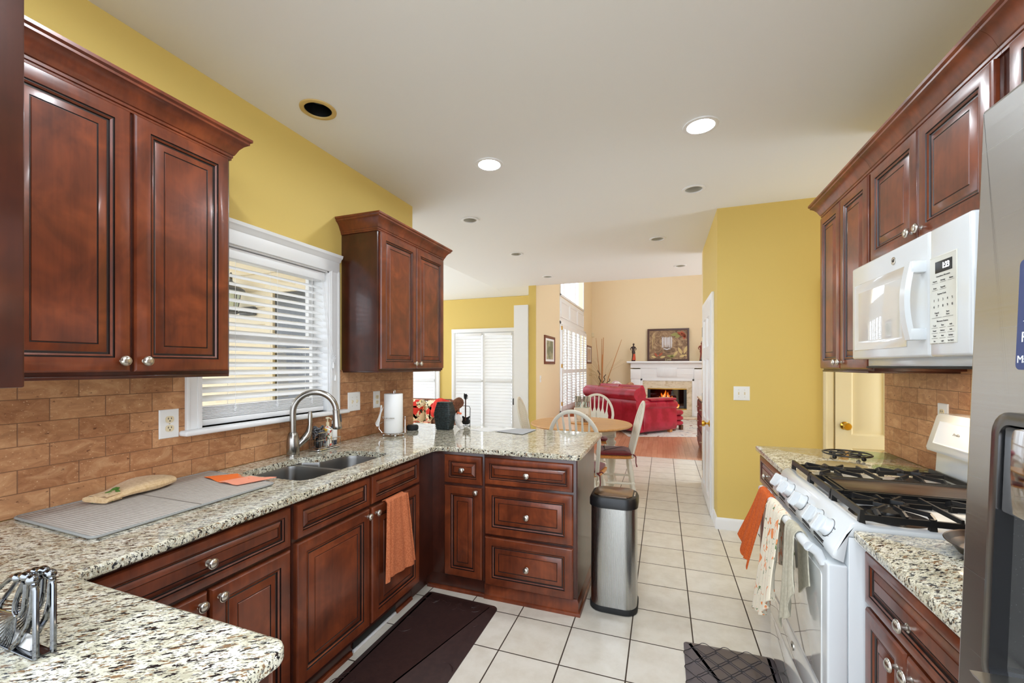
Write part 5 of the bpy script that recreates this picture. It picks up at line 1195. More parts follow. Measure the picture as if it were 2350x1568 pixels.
def make_chair(thin):
    """Windsor chair facing +y, seat centre at the origin"""
    t = thing('windsor_chair', 'x', 'chair')
    b = MB(); P = [(.20, .20), (.21, .05), (.205, -.10), (.16, -.19), (0, -.205), (-.16, -.19), (-.205, -.10), (-.21, .05), (-.20, .20), (0, .215)]
    P = fillet(P, {0: .05, 8: .05, 3: .05, 5: .05}); b.loft([[(*p, .428) for p in inset(P, .02)], [(*p, .438) for p in P], [(*p, .452) for p in P], [(*p, .460) for p in inset(P, .012)]]); b.build('seat', M['oak_seat'], t)
    prof = [(.013, 0), (.016, .06), (.021, .12), (.014, .15), (.022, .17), (.014, .19), (.020, .21), (.023, .33), (.015, .37), (.020, .39), (.014, .41), (.015, .435)]
    for sx in (-1, 1):
        for sy in (-1, 1):
            a, e = Vector((sx*.205, sy*.20, 0)), Vector((sx*.145, sy*.14, .435)); d = (e-a).normalized()
            lg = MB(); lg.lathe([(r, h*(e-a).length/.435) for r, h in prof], a, d, 14); lg.build('leg', M['chairwhite'], t)
    for sx in (-1, 1): b = MB(); b.tube([(sx*.181, -.175, .17), (sx*.178, 0, .17), (sx*.181, .175, .17)], [.010, .014, .010], 10); b.build('stretcher', M['chairwhite'], t)
    b = MB(); b.tube([(-.178, 0, .17), (0, 0, .17), (.178, 0, .17)], [.010, .014, .010], 10); b.build('stretcher', M['chairwhite'], t)
    def yb(z): return -.165-.115*max(0, (z-.44))/.56-.02*max(0, (z-.44)/.56)**2
    def hoop(k):
        a = PI*k
        if k < .0: return None
        return a
    b = MB(); pts = []
    for i in range(41):
        s = i/40
        if s < .25: q = s/.25; x = -.185-.037*q; z = .45+.30*q
        elif s > .75: q = (1-s)/.25; x = .185+.037*q; z = .45+.30*q
        else: a = PI*(1-(s-.25)/.5); x = .222*math.cos(a); z = .75+.272*math.sin(a)
        pts.append(Vector((x, yb(z), z)))
    n = len(pts); rings = []
    for i, p in enumerate(pts):
        tg = (pts[min(i+1, n-1)]-pts[max(i-1, 0)]).normalized(); nb = Vector((0, 1, .2)).normalized(); nb = (nb-tg*nb.dot(tg)).normalized(); w = tg.cross(nb)
        rings.append([p+w*(.0165*c)+nb*(.010*d) for c, d in ((-1, -.7), (-.7, -1), (.7, -1), (1, -.7), (1, .7), (.7, 1), (-.7, 1), (-1, .7))])
    b.loft(rings); b.build('back_hoop', M['chairwhite'], t)
    for k in range(6):
        q = (k-2.5)/2.5; x0, x1 = q*.105, q*.150
        zt = .75+.272*math.sqrt(max(0, 1-(x1/.222)**2)) if abs(x1) < .222 else .75
        sp = MB(); rg = []
        W = [(0, .008), (.10, .008), (.40, .011), (.50, .029), (.58, .029), (.70, .010), (.85, .008), (1, .007)] if not thin else [(0, .008), (.3, .010), (.7, .008), (1, .006)]
        for f_, wd in W:
            z = .455+(zt-.455)*f_; x = x0+(x1-x0)*f_; y = yb(z); rg.append([(x-wd, y-.006, z), (x+wd, y-.006, z), (x+wd, y+.006, z), (x-wd, y+.006, z)])
        sp.loft(rg); sp.build('spindle', M['chairwhite'], t)
    return t
def make_cushion():
    t = thing('seat_cushion', 'x', 'cushion'); b = MB(); P = rrect(-.19, .19, -.16, .19, .06, 5)
    b.loft([[(*p, .4615) for p in inset(P, .02)], [(*p, .470) for p in P], [(*p, .490) for p in P], [(*p, .502) for p in inset(P, .03)], [(*p, .506) for p in inset(P, .08)]]); b.build('pad', M['maroon'], t, 60)
    for s in (-1, 1):
        b = MB(); b.tube([(s*.17, -.15, .48), (s*.20, -.19, .475), (s*.22, -.20, .46), (s*.225, -.20, .40), (s*.222, -.21, .36)], [.008, .009, .006, .005, .007], 6); b.tube([(s*.20, -.19, .475), (s*.23, -.17, .49), (s*.245, -.18, .48)], .006, 6); b.build('tie', M['maroon'], t)
    return t
def put(o, x, y, a): o.location = (x, y, 0); o.rotation_euler = (0, 0, a)
ch = make_chair(False); cu = make_cushion(); thin = make_chair(True)
SPOT = [(ch, -.715, 3.93, -.10, 'white Windsor chair with its back to the peninsula counter'), (None, -.85, 5.60, PI+.04, 'white Windsor chair on far side of the table before the red sofa'),
        (None, -.50, 4.78, PI/2+.17, 'white Windsor chair seen edge-on at right side of the table'), (thin, -1.38, 4.98, -PI/2+.12, 'white thin-spindled Windsor chair at left side of the table')]
CUS = ['maroon tied cushion on the chair nearest the peninsula', 'maroon cushion on chair before the red sofa', 'maroon tied cushion on the edge-on chair at right of table', 'maroon cushion on the thin-spindled chair left of table']
for i, (o, x, y, a, lb) in enumerate(SPOT):
    if o is None: o = copy_tree(ch)
    put(o, x, y, a); o['label'] = lb; o['group'] = 'chairs around the dining table'
    c = cu if i == 0 else copy_tree(cu); put(c, x, y, a); c['label'] = CUS[i]; c['group'] = 'seat cushions on the dining chairs'
# table centre: rattan-lidded jars in a holder
t = thing('condiment_holder', 'cream napkin and condiment holder in the middle of the table', 'holder', (-.90, 4.95, .751))
b = MB(); b.lathe([(.15, 0), (.155, .004), (.155, .010), (.15, .012), (0, .012)], (-.90, 4.95, .7512), (0, 0, 1), 40); b.build('tray', M['oak'], t)
b = MB(); b.prism(rrect(-.985, -.80, 4.90, 5.02, .02), .764, .93, .006); b.build('holder_body', twotone('stoneware', (226, 212, 188), (120, 92, 70), 14, .3, (1, 1, .6), .5, .62), t)
def jar(x, y, lb):
    t = thing('glass_jar', lb, 'jar', (x, y, .93), 'jars in the table holder'); b = MB(); b.lathe([(.034, 0), (.036, .004), (.036, .06), (.030, .068)], (x, y, .9312), (0, 0, 1), 24); b.build('glass_body', M['jar'], t)
    b = MB(); b.lathe([(.036, .068), (.039, .07), (.039, .125), (.037, .13), (0, .13)], (x, y, .9312), (0, 0, 1), 24); b.build('lid', twotone('rattan', (70, 54, 42), (190, 180, 160), 90, .5, (1, 1, .05)), t)
jar(-.945, 4.955, 'left jar with brown woven lid on the dining table'); jar(-.850, 4.965, 'right jar with brown woven lid on the dining table')

# ---------------------------------------------------------------- sun room
t = thing('wicker_sofa', 'brown wicker sofa with floral cushions in the sun room', 'sofa', (-3.8, 6.3, 0)); SX0, SX1, SY = -4.85, -3.24, 6.35
b = MB(); b.box(SX0, SX1, 5.62, SY+.08, .20, .36, .02)
for x in (SX0+.04, SX1-.04):
    for y in (5.66, SY+.04): b.box(x-.03, x+.03, y-.03, y+.03, 0, .2)
b.build('frame', M['wicker'], t)
b = MB(); b.prism([(SX0, .36), (SX1, .36), (SX1, .74), (SX1-.10, .80), (SX0+.10, .80), (SX0, .74)], SY, SY+.08, .02, axis='y'); b.tube([(SX0+.02, SY+.03, .76), (SX0+.14, SY+.03, .835), (SX1-.14, SY+.03, .835), (SX1-.02, SY+.03, .76)], .022, 10); b.build('back', M['wicker'], t)
for x in (SX0, SX1):
    b = MB(); pts = [(x, SY+.04, .80), (x+.02*(1 if x == SX1 else -1), 6.05, .74), (x+.02*(1 if x == SX1 else -1), 5.78, .64), (x, 5.62, .56)]
    b.tube(pts, [.06, .075, .075, .06], 14)
    for k in range(26):
        q = k/25*3; i = min(2, int(q)); f_ = q-i; p = Vector(pts[i]).lerp(Vector(pts[i+1]), f_); b.tube([(p.x+.082*math.cos(a), p.y, p.z+.082*math.sin(a)) for a in (2*PI*j/12 for j in range(12))], .010, 5, closed=True)
    b.box(x-.04, x+.04, 5.66, SY, .36, .62, .02); b.build('arm', M['wicker'], t)
for k in range(3):
    x0 = SX0+.09+k*.49; x1 = x0+.47
    b = MB(); P = rrect(x0, x1, .42, .845, .09, 5); b.loft([[(p[0], SY-.02, p[1]) for p in inset(P, .05)], [(p[0], SY-.06, p[1]) for p in P], [(p[0], SY-.14, p[1]) for p in P], [(p[0], SY-.19, p[1]) for p in inset(P, .05)], [(p[0], SY-.205, p[1]) for p in inset(P, .13)]]); b.build('back_cushion', M['floral'], t, 60)
    b = MB(); b.box(x0, x1, 5.60, 6.30, .365, .50, .05, 3); b.build('seat_cushion', M['floral'], t, 60)
b = MB(); b.ball((0, 0, 0), (.19, .07, .19), 1, 20)
for v in b.bm.verts: v.co.x = math.copysign(abs(v.co.x)**.75*.19**.25, v.co.x); v.co.z = math.copysign(abs(v.co.z)**.75*.19**.25, v.co.z)
b.xf(Matrix.Translation((-3.36, 6.02, .70)) @ Matrix.Rotation(.35, 4, 'Y')); tag(b.build('throw_pillow', twotone('red_pillow', (206, 44, 36), (226, 66, 48), 20, .9)), 'red throw pillow leaning on the floral wicker sofa', 'pillow')

def pleated(label, x0, x1, z0, z1, y):
    t = thing('window_blind', label, 'blind', ((x0+x1)/2, y, z0), 'closed white blinds in the sun room'); b = MB()
    n = int((z1-z0)/.058); rings = []
    P = []
    for k in range(n): z = z0+(z1-z0)*k/n; h = (z1-z0)/n; P += [(y+.010, z), (y-.016, z+h*.12), (y+.008, z+h*.98)]
    b.loft([[(x0, *p) for p in P], [(x1, *p) for p in P]], False, False); b.build('slats', M['blind'], t, 20)
    b = MB(); b.box(x0, x1, y-.03, y+.02, z1, z1+.05, .004); b.build('headrail', M['slat'], t)
    b = MB(); b.box(x0, x1, y-.016, y+.012, z0-.03, z0, .003); b.build('bottom_rail', M['slat'], t)
pleated('closed white blind on left half of the sun room patio door', -3.79, -3.25, .12, 1.99, YS-.045)
pleated('closed white blind on right half of the sun room patio door', -3.18, -2.64, .12, 1.99, YS-.045)
pleated('closed white blind in sun room window behind the wicker sofa', -5.31, -4.28, .40, 1.99, YS-.045)
b = MB(); b.box(-2.605, -2.575, YS-.09, YS-.036, .70, .82, .005); tag(b.build('door_latch', M['black']), 'small black latch on edge of the patio door', 'latch')

# ---------------------------------------------------------------- living room
t = thing('window_shutters', 'white folding louvered shutters over the low living room window', 'shutters', (XL, 10.2, .47)); n = 6; w_ = (SH[1]-SH[0])/n
for k in range(n):
    y0 = SH[0]+k*w_; y1 = y0+w_; b = MB(); x0, x1 = XL+.018, XL+.048
    b.box(x0, x1, y0+.002, y0+.055, SH[2], SH[3], .003); b.box(x0, x1, y1-.055, y1-.002, SH[2], SH[3], .003)
    for z in (SH[2]+.05, 1.30, SH[3]-.04): b.box(x0, x1, y0+.055, y1-.055, z-.045, z+.045)
    z = SH[2]+.13
    while z < SH[3]-.10:
        if abs(z-1.30) > .06: b.obox(((x0+x1)/2, (y0+y1)/2, z), (math.cos(.5), 0, -math.sin(.5)), (0, 1, 0), (math.sin(.5), 0, math.cos(.5)), .030, w_/2-.055, .004)
        z += .062
    b.build('shutter_panel', M['white'], t)
b = MB()
for z in (.62, 1.42, 2.22): b.box(XL+.02, XL+.05, SH[0]-.012, SH[0]+.003, z-.04, z+.04)
b.build('hinge', M['brass'], t)
b = MB(); b.box(XL+.001, -1.83, 8.45, 11.75, .06, .40, .006); 
tg = tag(b.build('wooden_bench', twotone('bench_brown', (150, 82, 48), (176, 104, 64), 6, .45, (1, 6, 1))), 'long low brown wooden bench under the shuttered window', 'bench')

def framed(label, y0, y1, z0, z1, art):
    t = thing('framed_picture', label, 'picture', (XL, (y0+y1)/2, z0), 'framed pictures beside the living room window'); x = XL+.001; n = (1, 0, 0)
    b = MB(); b.panel((x, y0, z0), (0, 1, 0), (0, 0, 1), n, y1-y0, z1-z0, [(0, 0), (0, .02), (.015, .026), (.045, .020), (.05, .012)]); b.build('frame', mat('mahogany', (110, 48, 26), .35), t)
    b = MB(); b.box(x+.0121, x+.0135, y0+.05, y1-.05, z0+.05, z1-.05); b.build('mat_board', M['paper'], t)
    b = MB(); b.box(x+.0136, x+.0145, y0+.13, y1-.13, z0+.09, z1-.09); b.build('print', art, t)
framed('brown framed green print on living room wall before the shutters', 7.40, 8.16, 1.455, 1.985, twotone('landscape_print', (120, 124, 96), (190, 180, 146), 5, .6))
framed('narrow brown framed pale print beyond the shutters', 11.90, 12.72, 1.49, 2.01, twotone('pale_print', (206, 176, 150), (226, 206, 184), 4, .6))
b = MB(); b.prism([(12.80, 2.30), (12.895, 2.30), (12.895, 2.42), (12.82, 2.42)], XL+.001, XL+.07, .006, axis='x'); tag(b.build('motion_sensor', M['ivory']), 'small cream motion sensor high in the living room corner', 'sensor')

# fireplace
FY = 12.50
t = thing('fireplace', 'white fireplace mantel with beige marble surround and lit fire', 'fireplace', (.107, 12.7, 0))
for x0, x1 in ((-.86, -.60), (.815, 1.075)):
    b = MB()
    b.box(x0, x1, FY, YL-.002, 0, 1.33, .004); b.box(x0-.015, x1+.015, FY-.015, YL-.002, 0, .16, .004); b.box(x0-.01, x1+.01, FY-.012, YL-.002, 1.05, 1.33, .004)
    for k in range(6): x = x0+.04+(x1-x0-.08)*k/5; b.box(x-.008, x+.008, FY-.008, FY+.002, .20, 1.02, .003)
    b.build('pilaster', M['white'], t)
b = MB(); b.box(-.60, .815, FY+.02, YL-.002, 1.03, 1.40, .003); b.box(-.61, .825, FY+.012, FY+.03, 1.19, 1.20, .002); b.panel((-.60, FY+.02, 0.0), (1, 0, 0), (0, 0, 1), (0, -1, 0), .06, 1.06, [(0, 0), (0, .012), (.01, .016)]); b.panel((.755, FY+.02, 0.0), (1, 0, 0), (0, 0, 1), (0, -1, 0), .06, 1.06, [(0, 0), (0, .012), (.01, .016)]); b.panel((-.60, FY+.02, 1.0), (1, 0, 0), (0, 0, 1), (0, -1, 0), 1.415, .06, [(0, 0), (0, .012), (.01, .016)])
b.box(-.15, .37, FY-.012, FY+.03, 1.12, 1.37, .003)
for k in range(16): x = -.13+.48*k/15; b.box(x-.008, x+.008, FY-.020, FY-.01, 1.14, 1.36, .002)
b.build('frieze', M['white'], t)
b = MB(); b.sweep([(-.87, YL-.002), (-.87, FY), (1.085, FY), (1.085, YL-.002)][::-1][::-1], [(0, 1.36), (.0, 1.50), (-.09, 1.50), (-.085, 1.49), (-.05, 1.46), (-.02, 1.40), (-.01, 1.36)]); b.box(-.97, 1.185, FY-.10, YL-.002, 1.50, 1.555, .008); b.build('mantel_shelf', M['white'], t)
b = MB(); b.box(-.54, -.406, FY+.03, YL-.002, 0.04, 1.02); b.box(.62, .755, FY+.03, YL-.002, 0.04, 1.02); b.box(-.406, .62, FY+.03, YL-.002, .79, 1.02); b.box(-.406, .62, FY+.03, YL-.002, .04, .21); b.build('marble_surround', M['marble'], t)
b = MB(); b.box(-.95, 1.2, 12.05, FY-.021, .001, .045, .004); b.build('hearth', M['marble'], t)
b = MB(); b.box(-.405, .619, 12.86, 12.895, .211, .789); b.box(-.405, -.36, FY+.08, 12.86, .211, .789); b.box(.575, .619, FY+.08, 12.86, .211, .789); b.build('firebox', mat('sooty_brick', (52, 40, 34), .9), t)
b = MB(); b.box(-.406, .62, FY+.024, FY+.036, .765, .792); b.box(-.406, .62, FY+.024, FY+.036, .208, .235); b.build('brass_trim', M['brass'], t)
for a in ((-.406, -.33), (.545, .62)): b = MB(); b.box(a[0], a[1], FY+.028, FY+.040, .235, .765); b.build('screen_panel', M['black'], t)
b = MB(); b.box(-.33, .545, FY+.032, FY+.036, .235, .765); b.build('glass_door', M['fireglass'], t)
for x0, x1, y, z, r in ((-.25, .40, 12.72, .29, .05), (-.2, .45, 12.78, .30, .05), (-.15, .36, 12.74, .38, .045)): b = MB(); b.tube([(x0, y, z), ((x0+x1)/2, y+.02, z+.01), (x1, y-.02, z)], [r, r*1.1, r*.9], 10); b.build('log', mat('charred_log', (60, 40, 28), .9), t)
def flames(name, m, seeds, sc):
    b = MB()
    for x, y, z, h in seeds:
        rg = []
        for i in range(9): q = i/8; r = .045*sc*math.sin(PI*(.15+.85*q))**.8*(1-.35*q); rg.append([(x+.018*math.sin(q*6+x*40)+r*math.cos(a), y+r*.6*math.sin(a), z+h*q) for a in (2*PI*k/8 for k in range(8))])
        b.loft(rg)
    b.build(name, m, t)
flames('flames', M['flame'], [(-.02, 12.70, .42, .24), (.06, 12.71, .42, .32), (.15, 12.70, .42, .27), (-.10, 12.70, .40, .16), (.23, 12.70, .40, .18), (.40, 12.68, .24, .12)], 1)
flames('flame_cores', M['flame_hot'], [(.04, 12.675, .44, .20), (.14, 12.675, .44, .16), (.40, 12.66, .24, .07)], .7)
# on the mantel
t = thing('framed_painting', 'framed jungle waterfall painting leaning on the wall over mantel', 'painting', (.13, 12.8, 1.556)); lean = math.radians(4)
b = MB(); PW, PH = 1.12, .93; b.panel((0, 0, 0), (1, 0, 0), (0, 0, 1), (0, -1, 0), PW, PH, [(0, 0), (0, .03), (.02, .036), (.05, .028), (.055, .016)])
def place_p(b): b.xf(Matrix.Translation((-.42, 12.80, 1.558)) @ Matrix.Rotation(-lean, 4, 'X')); return b
place_p(b).build('frame', mat('dark_wood_frame', (74, 38, 22), .35), t)
def painting():
    m = mat('oil_paint', (110, 80, 54), .5); q = NT(m); v = q.coords((1, 1, 1)); n1 = q.noise(v, 4.5, 5, .7, 1.5); c = q.ramp(n1, [(.28, (62, 56, 40)), (.45, (124, 92, 62)), (.58, (166, 134, 98)), (.75, (204, 180, 140))]); q.l(c, q.b.inputs['Base Color']); return m
b = MB(); b.box(.055, PW-.055, -.018, -.0165, .055, PH-.055); place_p(b).build('canvas', painting(), t)
wf_ = mat('painted_white', (216, 212, 214), .6); lf1 = mat('painted_olive', (150, 146, 84), .6); lf2 = mat('painted_rust', (172, 84, 52), .6); lf3 = mat('painted_cream_leaf', (206, 180, 122), .6); lf4 = mat('painted_dark', (56, 50, 34), .6)
b = MB()
for k in range(15):
    x = .40+.0185*k+.005*math.sin(k*5); w0 = .004+.005*abs(math.sin(k*2.1)); zt = .70-.03*abs(math.sin(k*1.7)); zb_ = .36+.10*abs(math.sin(k*2.9))*(1 if k in (0, 1, 4, 9, 13, 14) else .25)
    b.prism([(x-w0, zt), (x+w0, zt+.008), (x+w0*1.2, (zt+zb_)/2), (x+w0*.5, zb_), (x-w0*.9, zb_+.02)], -.0200, -.0185, axis='y')
for x, z, r in ((.47, .35, .03), (.53, .335, .035), (.59, .35, .03)): b.prism([(x+r*math.cos(q)*1.3, z+r*.45*math.sin(q)) for q in (2*PI*i/12 for i in range(12))], -.0195, -.0185, axis='y')
place_p(b).build('painted_waterfall', wf_, t)
def leaf(b, x, z, a, L, wd):
    P = []
    for i in range(7): q = i/6; P.append((q*L, wd*math.sin(PI*q)))
    for i in range(5, 0, -1): q = i/6; P.append((q*L, -wd*math.sin(PI*q)))
    b.prism([(x+p[0]*math.cos(a)-p[1]*math.sin(a), z+p[0]*math.sin(a)+p[1]*math.cos(a)) for p in P], -.0205, -.0188, axis='y')
for nm, m_, L in (('painted_olive_leaves', lf1, [(.62, .74, .15, .26, .05), (.74, .66, .5, .2, .04), (.60, .10, .4, .2, .04), (.52, .16, -.2, .2, .035)]), ('painted_rust_leaves', lf2, [(.80, .82, -.5, .22, .05), (.90, .86, -1.0, .26, .05), (.98, .80, -1.5, .2, .04), (.30, .14, .7, .16, .03), (.28, .12, 2.2, .15, .03)]), ('painted_cream_leaves', lf3, [(.98, .20, 1.2, .26, .04), (.93, .18, 2.0, .24, .04), (1.0, .15, .4, .06, .03), (.70, .13, .9, .2, .035), (.34, .10, .2, .16, .03), (.24, .10, 2.8, .14, .03), (.86, .12, .3, .16, .035)]), ('painted_trunk', lf3, [(.125, .25, 1.5, .6, .008), (.20, .5, 1.6, .36, .006)])):
    b = MB()
    for a in L: leaf(b, *a)
    place_p(b).build(nm, m_, t)
text('painted_scrawl', 'Love', .085, (.14, 12.745, 1.60), (1, 0, 0), (0, 0, 1), mat('cream_scrawl', (226, 210, 160), .5), t, shear=.35)

def figurine(x, y, z, label, dark, cloth, extra):
    t = thing('figurine', label, 'figurine', (x, y, z), 'carved figurines on the mantel'); b = MB()
    b.lathe([(.055, 0), (.055, .02), (.045, .03), (0, .03)], (x, y, z), (0, 0, 1), 18); b.build('plinth', M['black'], t)
    b = MB(); b.loft([[(x+dx+rx*math.cos(a), y+ry*math.sin(a), z+h) for a in (2*PI*k/14 for k in range(14))] for h, rx, ry, dx in ((.03, .05, .04, 0), (.10, .045, .035, .005), (.20, .042, .034, .010), (.27, .050, .036, .004), (.32, .034, .028, 0), (.38, .048, .030, 0), (.42, .046, .026, .002), (.435, .016, .016, .004), (.45, .015, .015, .005), (.465, .024, .026, .006), (.49, .026, .030, .008), (.51, .018, .02, .008), (.518, .004, .004, .008))])
    for s in (-1, 1): b.tube([(x+s*.045, y, z+.41), (x+s*.08, y-.01, z+.35), (x+s*.055, y-.03, z+.31)] if s < 0 or not extra else [(x+.045, y, z+.41), (x+.075, y-.02, z+.44), (x+.05, y-.02, z+.49)], [.015, .012, .009], 8)
    b.build('body', dark, t)
    b = MB(); b.loft([[(x+dx+rx*math.cos(a), y-.004+ry*math.sin(a), z+h) for a in (2*PI*k/14 for k in range(14))] for h, rx, ry, dx in ((.031, .056, .042, .012), (.12, .040, .040, .02), (.21, .030, .038, .022))]); b.build('robe', cloth, t)
    if extra: b = MB(); b.ball((x+.02, y-.015, z+.53), (.03, .03, .022)); b.build('headdress', cloth, t)
figurine(-.80, 12.62, 1.5555, 'dark carved standing figurine left of the painting on mantel', mat('dark_carving', (52, 30, 24), .4), mat('red_orange_robe', (206, 78, 44), .5), False)
figurine(1.0, 12.62, 1.5555, 'red robed carved figurine right of the painting by the hall door', mat('rust_carving', (130, 48, 34), .45), mat('teal_grey_robe', (120, 118, 116), .5), True)
# floor vase with sticks
t = thing('floor_vase', 'dark floor vase with bamboo sticks in the living room corner', 'vase', (-1.68, 12.25, 0)); vx, vy = -1.66, 12.3
b = MB(); b.lathe([(.09, 0), (.11, .02), (.16, .30), (.17, .45), (.12, .68), (.09, .80), (.10, .86), (.085, .86), (.07, .8)], (vx, vy, .001), (0, 0, 1), 28); b.build('vase_body', twotone('brown_ceramic', (80, 46, 34), (120, 78, 56), 8, .3), t)
bam = mat('bamboo', (196, 130, 66), .4)
for x1, y1, z1, r in ((vx-.17, vy+.05, 2.23, .011), (vx-.01, vy+.1, 2.21, .013), (vx+.05, vy+.02, 2.24, .016), (vx+.56, vy, 2.17, .012), (vx+.03, vy-.05, 1.75, .014)): b = MB(); b.tube([(vx+.02*(x1-vx), vy, .4), (vx+(x1-vx)*.35, vy+(y1-vy)*.4, 1.1), (x1, y1, z1)], [r, r, r*.5], 8); b.build('bamboo_stick', bam, t)
for k, (dx, s) in enumerate(((-.09, 1), (.10, -1), (.25, 1), (.18, 1))): b = MB(); b.tube([(vx+dx*(i/16)**.8+.022*math.sin(i*1.1)*s, vy+.03*math.cos(i*1.1), .75+(.55-.12*k)*i/16) for i in range(17)], [.011]*16+[.005], 7); b.build('curly_branch', mat('dark_twig', (52, 34, 26), .6), t)
b = MB(); rnd = random.Random(4)
for k in range(26): a = rnd.uniform(-.9, .9); h = rnd.uniform(1.15, 1.7); b.tube([(vx+rnd.uniform(-.05, .05), vy, .8), (vx+a*.35, vy+rnd.uniform(-.1, .1), (.9+h)/2+.1), (vx+a*.8, vy+rnd.uniform(-.15, .15), h)], .0025, 4)
b.build('dried_grass', mat('straw', (196, 166, 112), .8), t)
tag(t, None)

# red leather sofa, ottoman, pillows, rug, chest
A = math.radians(-42.0); org = Vector((-.47, 8.80, 0))   # rear corner on the visible arm's side
Rv = Vector((math.cos(A), math.sin(A), 0)); Fv = Vector((-math.sin(A), math.cos(A), 0))
def SF(mb): # local x along the back towards the visible end (0 at that end, negative away), y forward
    return mb.xf(Matrix(((Rv.x, Fv.x, 0, org.x), (Rv.y, Fv.y, 0, org.y), (0, 0, 1, 0), (0, 0, 0, 1))))
t = thing('leather_sofa', 'red leather sofa seen from behind, turned toward the fireplace', 'sofa', tuple(org)); L_ = 1.62
def rolled(mb, x0, x1, prof, bulge=.0, n=7):
    rg = []
    for i in range(n): q = i/(n-1); x = x0+(x1-x0)*q; s = 1-bulge*(2*q-1)**2; rg.append([(x, p[0]*s, p[1]) for p in prof])
    mb.loft(rg)
def curve(pts, n=4):
    out = []; N = len(pts)
    for i in range(N):
        p0, p1, p2, p3 = [Vector(pts[(i+k-1) % N]) for k in range(4)]
        for k in range(n): u = k/n; out.append(tuple(.5*((2*p1)+(-p0+p2)*u+(2*p0-5*p1+4*p2-p3)*u*u+(-p0+3*p1-3*p2+p3)*u**3)))
    return out
b = MB(); rolled(b, -L_, -.02, curve([(.02, .10), (-.0, .45), (-.03, .70), (.05, .78), (.20, .76), (.26, .50), (.24, .12)]), 0, 4)
for x in (-.42, -.84, -1.25): b.tube([(x, -.028, .12), (x, -.035, .45), (x, -.050, .69)], .005, 5)
SF(b).build('back_panel', M['leather'], t, 50)
b = MB(); rolled(b, -L_-.02, .0, curve([(-.10, .80), (-.09, .90), (0, .965), (.12, .97), (.20, .90), (.22, .78), (.10, .72), (-.02, .715)]), 0, 9)
for x in (-.45, -.80, -1.2): b.tube([(x, -.103, .80), (x, -.093, .90), (x, 0, .968), (x, .12, .972), (x, .2, .9)], .006, 5)
SF(b).build('back_roll', M['leather'], t, 50)
for k in range(2):
    b = MB(); x0 = -1.40+k*.64; rolled(b, x0, x0+.62, curve([(.20, .50), (.18, .80), (.24, 1.0), (.34, .99), (.40, .80), (.38, .50)]), .1, 7); SF(b).build('back_cushion', M['leather'], t, 60)
    b = MB(); rolled(b, x0, x0+.62, curve([(.30, .30), (.30, .47), (.80, .49), (.95, .44), (.96, .32), (.8, .29)]), .03, 7); SF(b).build('seat_cushion', M['leather'], t, 60)
for s in (0, 1):
    b = MB(); xa = -.13 if s == 0 else -L_+.13; W_ = curve([(-.13, .10), (-.135, .52), (-.17, .58), (-.15, .68), (-.04, .725), (.08, .715), (.16, .66), (.15, .57), (.125, .52), (.125, .10)])
    rg = []
    for i, y in enumerate((.16, .19, .34, .62, .92, 1.10, 1.14)): k = (.9, .97, 1, 1, 1, .97, .88)[i]; rg.append([(xa+p[0]*k, y, .10+(p[1]-.10)*(1-.06*max(0, y-.3))) for p in W_])
    b.loft(rg)
    for y in (.48, .80): b.tube([(xa+p[0]*1.012, y, .10+(p[1]-.10)*(1-.06*max(0, y-.3))+.002) for p in W_[4:28]], .006, 5)
    SF(b).build('arm', M['leather'], t, 50)
    b = MB(); rolled(b, 0, 1, [(0, 0), (0, .01), (.01, .01), (.01, 0)], 0, 2); b.bm.free(); b = MB()
    b.box(xa-.15, xa+.16, .34, 1.10, .69, .745, .03, 3); SF(b).build('arm_pad', M['leather'], t, 60)
b = MB(); b.box(-L_+.05, -.06, .05, 1.05, .10, .30, .02); SF(b).build('base', M['leather'], t)
for x, y in ((-.10, .06), (-.10, 1.02), (-L_+.12, .06), (-L_+.12, 1.02)): b = MB(); b.loft([[(x-.035, y-.035, 0), (x+.035, y-.035, 0), (x+.035, y+.035, 0), (x-.035, y+.035, 0)], [(x-.05, y-.05, .105), (x+.05, y-.05, .105), (x+.05, y+.05, .105), (x-.05, y+.05, .105)]]); SF(b).build('leg', M['oak_seat'], t)
t = thing('ottoman', 'red leather ottoman with stacked rolls in front of the sofa', 'ottoman', tuple(org+Fv*1.37-Rv*.5))
b = MB()
for z, rr in ((.16, .080), (.27, .085), (.39, .10)):
    rg = []
    for d, zz in ((.05, z-rr*.62), (.012, z-rr*.35), (0, z), (.012, z+rr*.35), (.05, z+rr*.62)): rg.append([(p[0], p[1], zz) for p in inset(rrect(-.86, -.13, 1.19, 1.55, .10, 5), d)])
    b.loft(rg)
SF(b).build('body', M['leather'], t, 60)
for x, y in ((-.20, 1.25), (-.20, 1.49), (-.78, 1.25), (-.78, 1.49)): b = MB(); b.box(x-.035, x+.035, y-.035, y+.035, .001, .115, .004); SF(b).build('leg', mat('dark_foot', (96, 62, 40), .4), t)
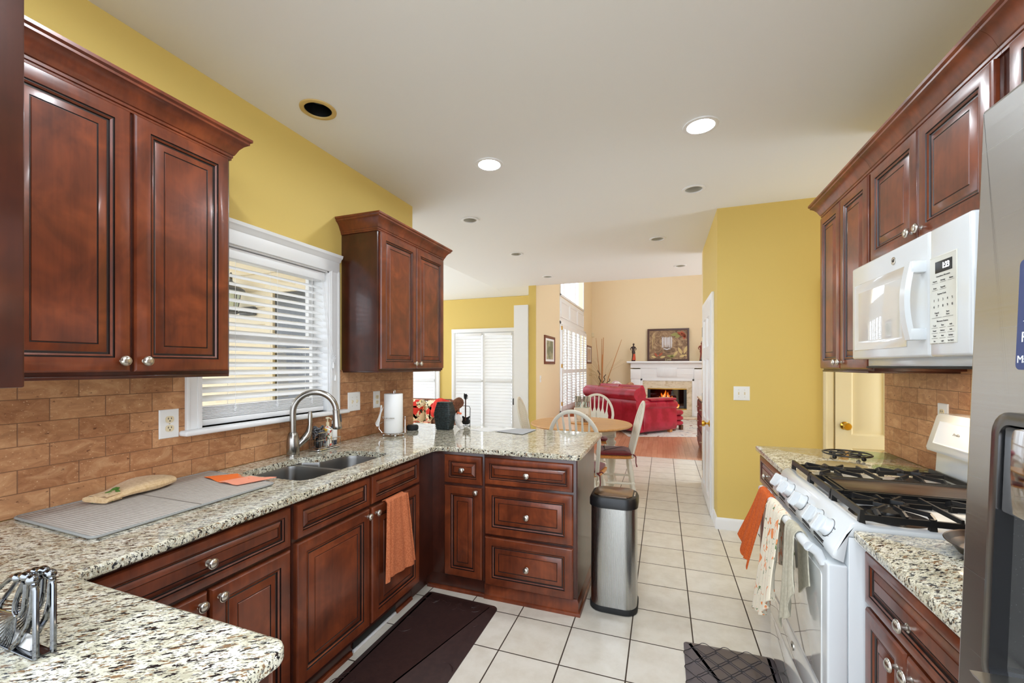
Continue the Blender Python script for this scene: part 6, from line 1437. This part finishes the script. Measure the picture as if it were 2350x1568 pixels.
def pillow(label, x, y, z, rx, rz, m):
    b = MB(); b.ball((0, 0, 0), (.21, .07, .21), 1, 20)
    for v in b.bm.verts: v.co.x = math.copysign(abs(v.co.x)**.7*.21**.3, v.co.x); v.co.z = math.copysign(abs(v.co.z)**.7*.21**.3, v.co.z)
    b.xf(Matrix.Translation((x, y, z)) @ Matrix.Rotation(rz, 4, 'Y') @ Matrix.Rotation(rx, 4, 'X')); SF(b); tag(b.build('throw_pillow', m), label, 'pillow', 'pillows on the red sofa')
pillow('white patterned pillow peeking over the red sofa back', -1.12, .42, .86, -.3, .5, twotone('white_print', (236, 232, 228), (190, 150, 150), 14, .9)); pillow('tan floral pillow peeking over the red sofa back', -.80, .50, .84, -.3, -.4, twotone('tan_print', (196, 150, 110), (150, 80, 60), 16, .9))
def rugm():
    m = mat('faded_rug', (206, 198, 190), .95, sheen=.2); q = NT(m); v = q.coords(world=False); n1 = q.noise(v, 5, 4, .65, 1.2); c = q.ramp(n1, [(.36, (150, 90, 84)), (.43, (214, 204, 194)), (.56, (226, 222, 214)), (.64, (150, 150, 160))]); q.l(c, q.b.inputs['Base Color']); return m
b = MB(); b.box(-1.2, 1.2, -1.35, 1.35, .001, .006, .002); rg_ = tag(b.build('area_rug', rugm()), 'faded red and cream area rug between sofa and fireplace', 'rug'); rg_.location = (.10, 10.38, 0); rg_.rotation_euler = (0, 0, .30)
t = thing('chest_of_drawers', 'dark carved chest with pale top just past the hall door', 'chest', (.78, 7.5, 0))
b = MB(); b.box(.585, 1.05, 6.98, 8.1, .04, .86, .006); b.build('body', mat('dark_mahogany', (74, 36, 26), .35), t)
b = MB(); b.box(.57, 1.06, 6.96, 8.12, .86, .89, .006); b.build('top', M['marble'], t)
for z0, z1 in ((.10, .34), (.36, .60), (.62, .83)):
    b = MB(); b.panel((.5845, 7.02, z0), (0, 1, 0), (0, 0, 1), (-1, 0, 0), 1.04, z1-z0, [(0, 0), (0, .012), (.02, .016), (.05, .008)]); d = b.build('drawer', mat('carved_mahogany', (92, 46, 32), .4), t)
    for y in (7.2, 7.88): b = MB(); b.lathe([(.008, 0), (.006, .012), (.015, .020), (.012, .030), (0, .032)], (.574, y, (z0+z1)/2), (-1, 0, 0), 14); b.build('knob', M['nickel'], d)
for y in (7.03, 8.05): b = MB(); b.box(.60, .66, y-.03, y+.03, 0, .04); b.box(.97, 1.03, y-.03, y+.03, 0, .04); b.build('foot', mat('foot_mahogany', (60, 30, 22), .4), t)
